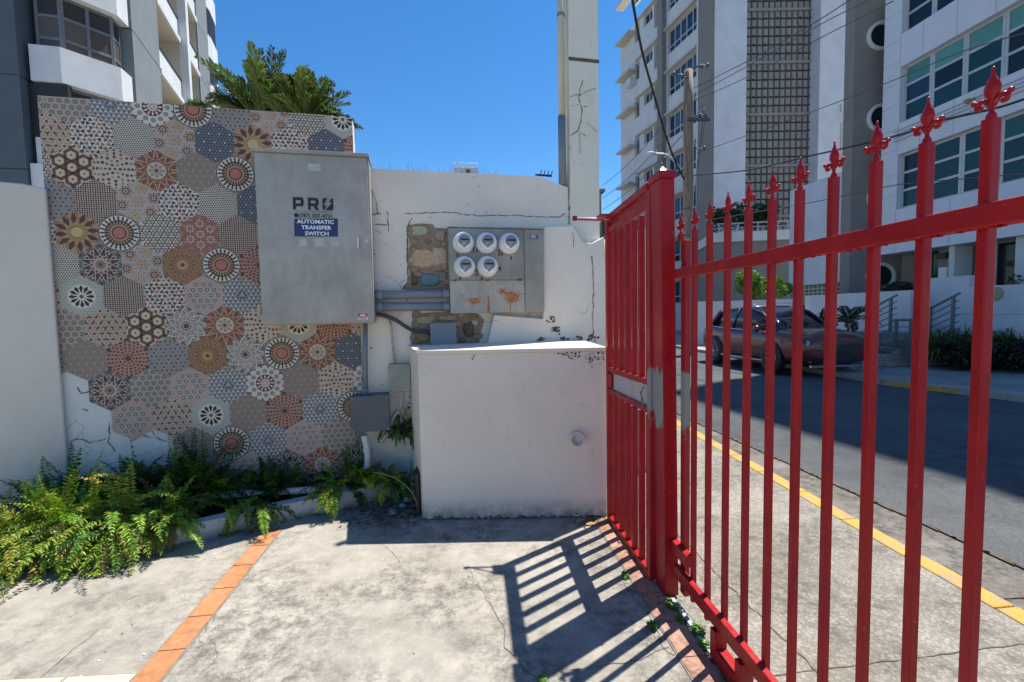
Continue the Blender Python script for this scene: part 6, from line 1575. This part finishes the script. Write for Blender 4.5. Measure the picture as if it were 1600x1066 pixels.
for i, (p_, q_, lab) in enumerate((((8.8094, 29.7597, 7.9641), (7.4666, 15.7653, 7.4327), 'lowest of the thin wires left of the pole, crossing the strip of sky'), ((8.8278, 29.8033, 8.7023), (7.4796, 15.7963, 7.9577), 'middle thin wire left of the pole, crossing the strip of sky'), ((8.8482, 29.8518, 9.5226), (7.4949, 15.8325, 8.5701), 'topmost thin wire left of the pole, crossing the strip of sky'))):
    m_ = Vector(p_).lerp(Vector(q_), .5); m_.z -= .25; wire([p_, m_, q_], .016, lab)

# ---------------- wall continuing behind the gate
b = MB(FW); b.slab([(2.1019+.003, -.05), (2.589, -.05), (2.589, 2.2748), (2.1203, 2.1518)], -.068, .14)
b.build('boundary_wall', M['white'], None, 'low end of the white wall seen through the bars of the red gate', 'wall')

# ---------------- parked car
M['paint'] = mat_basic('dark_red_car_paint', (.10,.014,.02), .32, .2, .05, coat=.6)
M['glassc'] = mat_basic('car_glass', (.008,.012,.025), .04, 0, 0, spec=.8)
M['rim'] = mat_basic('car_alloy', (.38,.38,.40), .3, .8, .05)
M['chrome'] = mat_basic('chrome', (.6,.6,.62), .12, .95, .02)
r0_, f0_ = Vector((7.2951, 13.115)), Vector((7.4002, 10.4927))
hd_ = (f0_-r0_).normalized()
CM = Matrix.Identity(4); lf_ = Vector((hd_.y*-1, hd_.x))    # left of the heading
lft = Vector((-hd_.y, hd_.x)); 
side = lft if lft.x > 0 else -lft
cen = (r0_+f0_)/2+side*.86
CM.col[0][:3] = (hd_.x*.92, hd_.y*.92, 0); CM.col[2][:3] = (0, 0, 1.07); CM.col[1][:3] = (lft.x, lft.y, 0); CM.col[3][:3] = (cen.x-hd_.x*.1, cen.y-hd_.y*.1, -.116)
car = empty('parked_car', (cen.x, cen.y, -.116), 'dark red crossover car with roof rails parked across the street, seen through the fence', 'car')
WB = (f0_-r0_).length
def loft(mb, secs, mi, closed=True, smooth_=True):
    rings = [[mb.pt(p) for p in s] for s in secs]; n = len(rings[0])
    for k in range(len(rings)-1):
        for j in range(n-(0 if closed else 1)): mb.idx((rings[k][j], rings[k+1][j], rings[k+1][(j+1) % n], rings[k][(j+1) % n]), mi, (1,1,1), smooth_)
    mb.idx(rings[0][::-1], mi); mb.idx(rings[-1], mi)
b = MB(CM); S = []
for x, zb_, w_, zbelt, ztp in ((-2.36,.45,.62,.80,.92),(-2.28,.30,.80,.93,1.02),(-2.05,.25,.90,1.00,1.08),(-1.6,.22,.935,1.02,1.08),(-.9,.22,.935,.99,1.04),(0,.22,.935,.96,1.02),(.8,.22,.935,.96,1.04),(1.25,.22,.94,.97,1.06),(1.75,.23,.935,.95,1.04),(2.05,.24,.90,.91,1.00),(2.27,.27,.86,.85,.95),(2.36,.29,.80,.80,.90),(2.42,.33,.72,.72,.82)):
    half = [(x, w_*.80, zb_), (x, w_*.97, zb_+.10), (x, w_, (zb_+zbelt)/2+.05), (x, w_*.985, zbelt-.06), (x, w_*.93, zbelt), (x, w_*.55, ztp-.015), (x, 0, ztp)]
    S.append(half+[(p[0], -p[1], p[2]) for p in half[-2::-1]])
loft(b, S, 0); b.build('body', M['paint'], car, subsurf=1, recalc=True)
# cabin: glass with painted roof and pillars
b = MB(CM); S = []
for x, zr, wr, wbt, zb_ in ((-2.12,1.08,.66,.70,1.04),(-1.75,1.36,.64,.80,1.02),(-1.2,1.50,.64,.84,1.0),(-.4,1.55,.65,.86,.98),(.15,1.53,.64,.86,.97),(.55,1.42,.64,.84,.97),(1.0,1.18,.66,.80,.97),(1.28,1.00,.68,.76,.95)):
    half = [(x, wbt, zb_), (x, wr, zr-.03), (x, wr*.6, zr)]
    S.append(half+[(p[0], -p[1], p[2]) for p in half[::-1]])
loft(b, S, 0); cg = b.build('glasshouse', M['glassc'], car, recalc=True)
b = MB(CM); S = []
for x, zr, wr in ((-2.1,1.10,.66),(-1.75,1.375,.65),(-1.2,1.515,.65),(-.4,1.565,.66),(.12,1.545,.655)):
    S.append([(x, wr+.01, zr-.055), (x, wr*.6, zr), (x, 0, zr+.008), (x, -wr*.6, zr), (x, -wr-.01, zr-.055), (x, 0, zr-.05)])
loft(b, S, 0); b.build('roof', M['paint'], car, recalc=True)
for s in (-1, 1):
    b = MB(CM); b.tube([(.10, s*.66, 1.50), (.55, s*.66, 1.40), (1.0, s*.70, 1.17), (1.30, s*.76, .97)], .030, 8); b.build('pillar', M['paint'], car)
    b = MB(CM); b.tube([(-.45, s*.655, 1.52), (-.50, s*.855, .99)], .028, 6); b.build('pillar', M['black'], car)
    b = MB(CM); b.tube([(-1.45, s*.65, 1.43), (-1.75, s*.84, 1.02)], .055, 8); b.build('pillar', M['paint'], car)
    b = MB(CM); b.tube(smooth([(-1.85, s*.56, 1.36), (-1.7, s*.57, 1.50), (-.6, s*.58, 1.625), (.0, s*.58, 1.60), (.15, s*.58, 1.52)]), .018, 6); b.build('roof_rail', M['chrome'], car)
    b = MB(CM); b.tube(smooth([(-1.9, s*.83, 1.045), (-1.2, s*.875, 1.005), (0, s*.89, .975), (1.0, s*.86, .955)]), .012, 5); b.build('window_trim', M['chrome'], car)
    b = MB(CM); b.box(-1.0, 1.0, s*.925-.02, s*.925+.02, .27, .31); b.build('sill_trim', M['chrome'], car)
    b = MB(CM); b.lathe([(.02,-.10),(.075,-.07),(.085,.02),(.05,.09),(.01,.10)], (.82, s*1.0, 1.02), 'x', 12); b.tube([(.84, s*.86, .99), (.82, s*.97, 1.0)], .02, 6); b.build('wing_mirror', M['paint'], car, recalc=True)
    for wx in (-WB/2, WB/2):
        b = MB(CM); a_ = s*.932; b.lathe([(.405, 0), (.405, s*.012), (.02, s*.012)], (wx, a_, .37), 'y', 28); b.build('wheel_arch', M['black'], car, recalc=True)
        b = MB(CM); b.lathe([(.25, -.11), (.33, -.115), (.362, -.08), (.365, 0), (.362, .08), (.33, .115), (.25, .11)], (wx, s*.855, .365), 'y', 30); wh = b.build('wheel', M['black'], car, recalc=True)
        b = MB(CM); yf = s*.972
        for k in range(10):
            t = 2*math.pi*k/10; w2 = .17; p1 = (wx+.05*math.cos(t), yf, .365+.05*math.sin(t))
            b.tube([p1, (wx+.245*math.cos(t+.06), yf-s*.004, .365+.245*math.sin(t+.06))], .013, 5)
        b.lathe([(.262, -.012), (.268, .0), (.250, .004), (.243, -.012)], (wx, yf, .365), 'y', 30, cap=False); b.lathe([(.055, -.01), (.05, .008), (.0, .01)], (wx, yf, .365), 'y', 14)
        b.build('rim', M['rim'], wh)
    b = MB(CM); b.face([(2.20, s*.885, .74), (2.395, s*.76, .70), (2.385, s*.72, .79), (2.12, s*.90, .84)]); b.build('headlight', mat_basic('lamp_glass', (.5,.52,.55), .08, .2), car)
    b = MB(CM); b.tube([(2.30, s*.74, .56), (2.16, s*.86, .40), (2.36, s*.66, .34)], .014, 6); b.build('fog_trim', M['chrome'], car)
b = MB(CM); b.slab([(0,0),(1,0),(1,1)], 0, .01) if False else None
b.face([(2.43, -.40, .70), (2.43, .40, .70), (2.44, .30, .56), (2.42, .48, .36), (2.42, -.48, .36), (2.44, -.30, .56)]); b.build('grille', M['black'], car)
b = MB(CM); b.box(2.26, 2.34, -.62, .62, .22, .27); b.build('front_trim', M['chrome'], car)
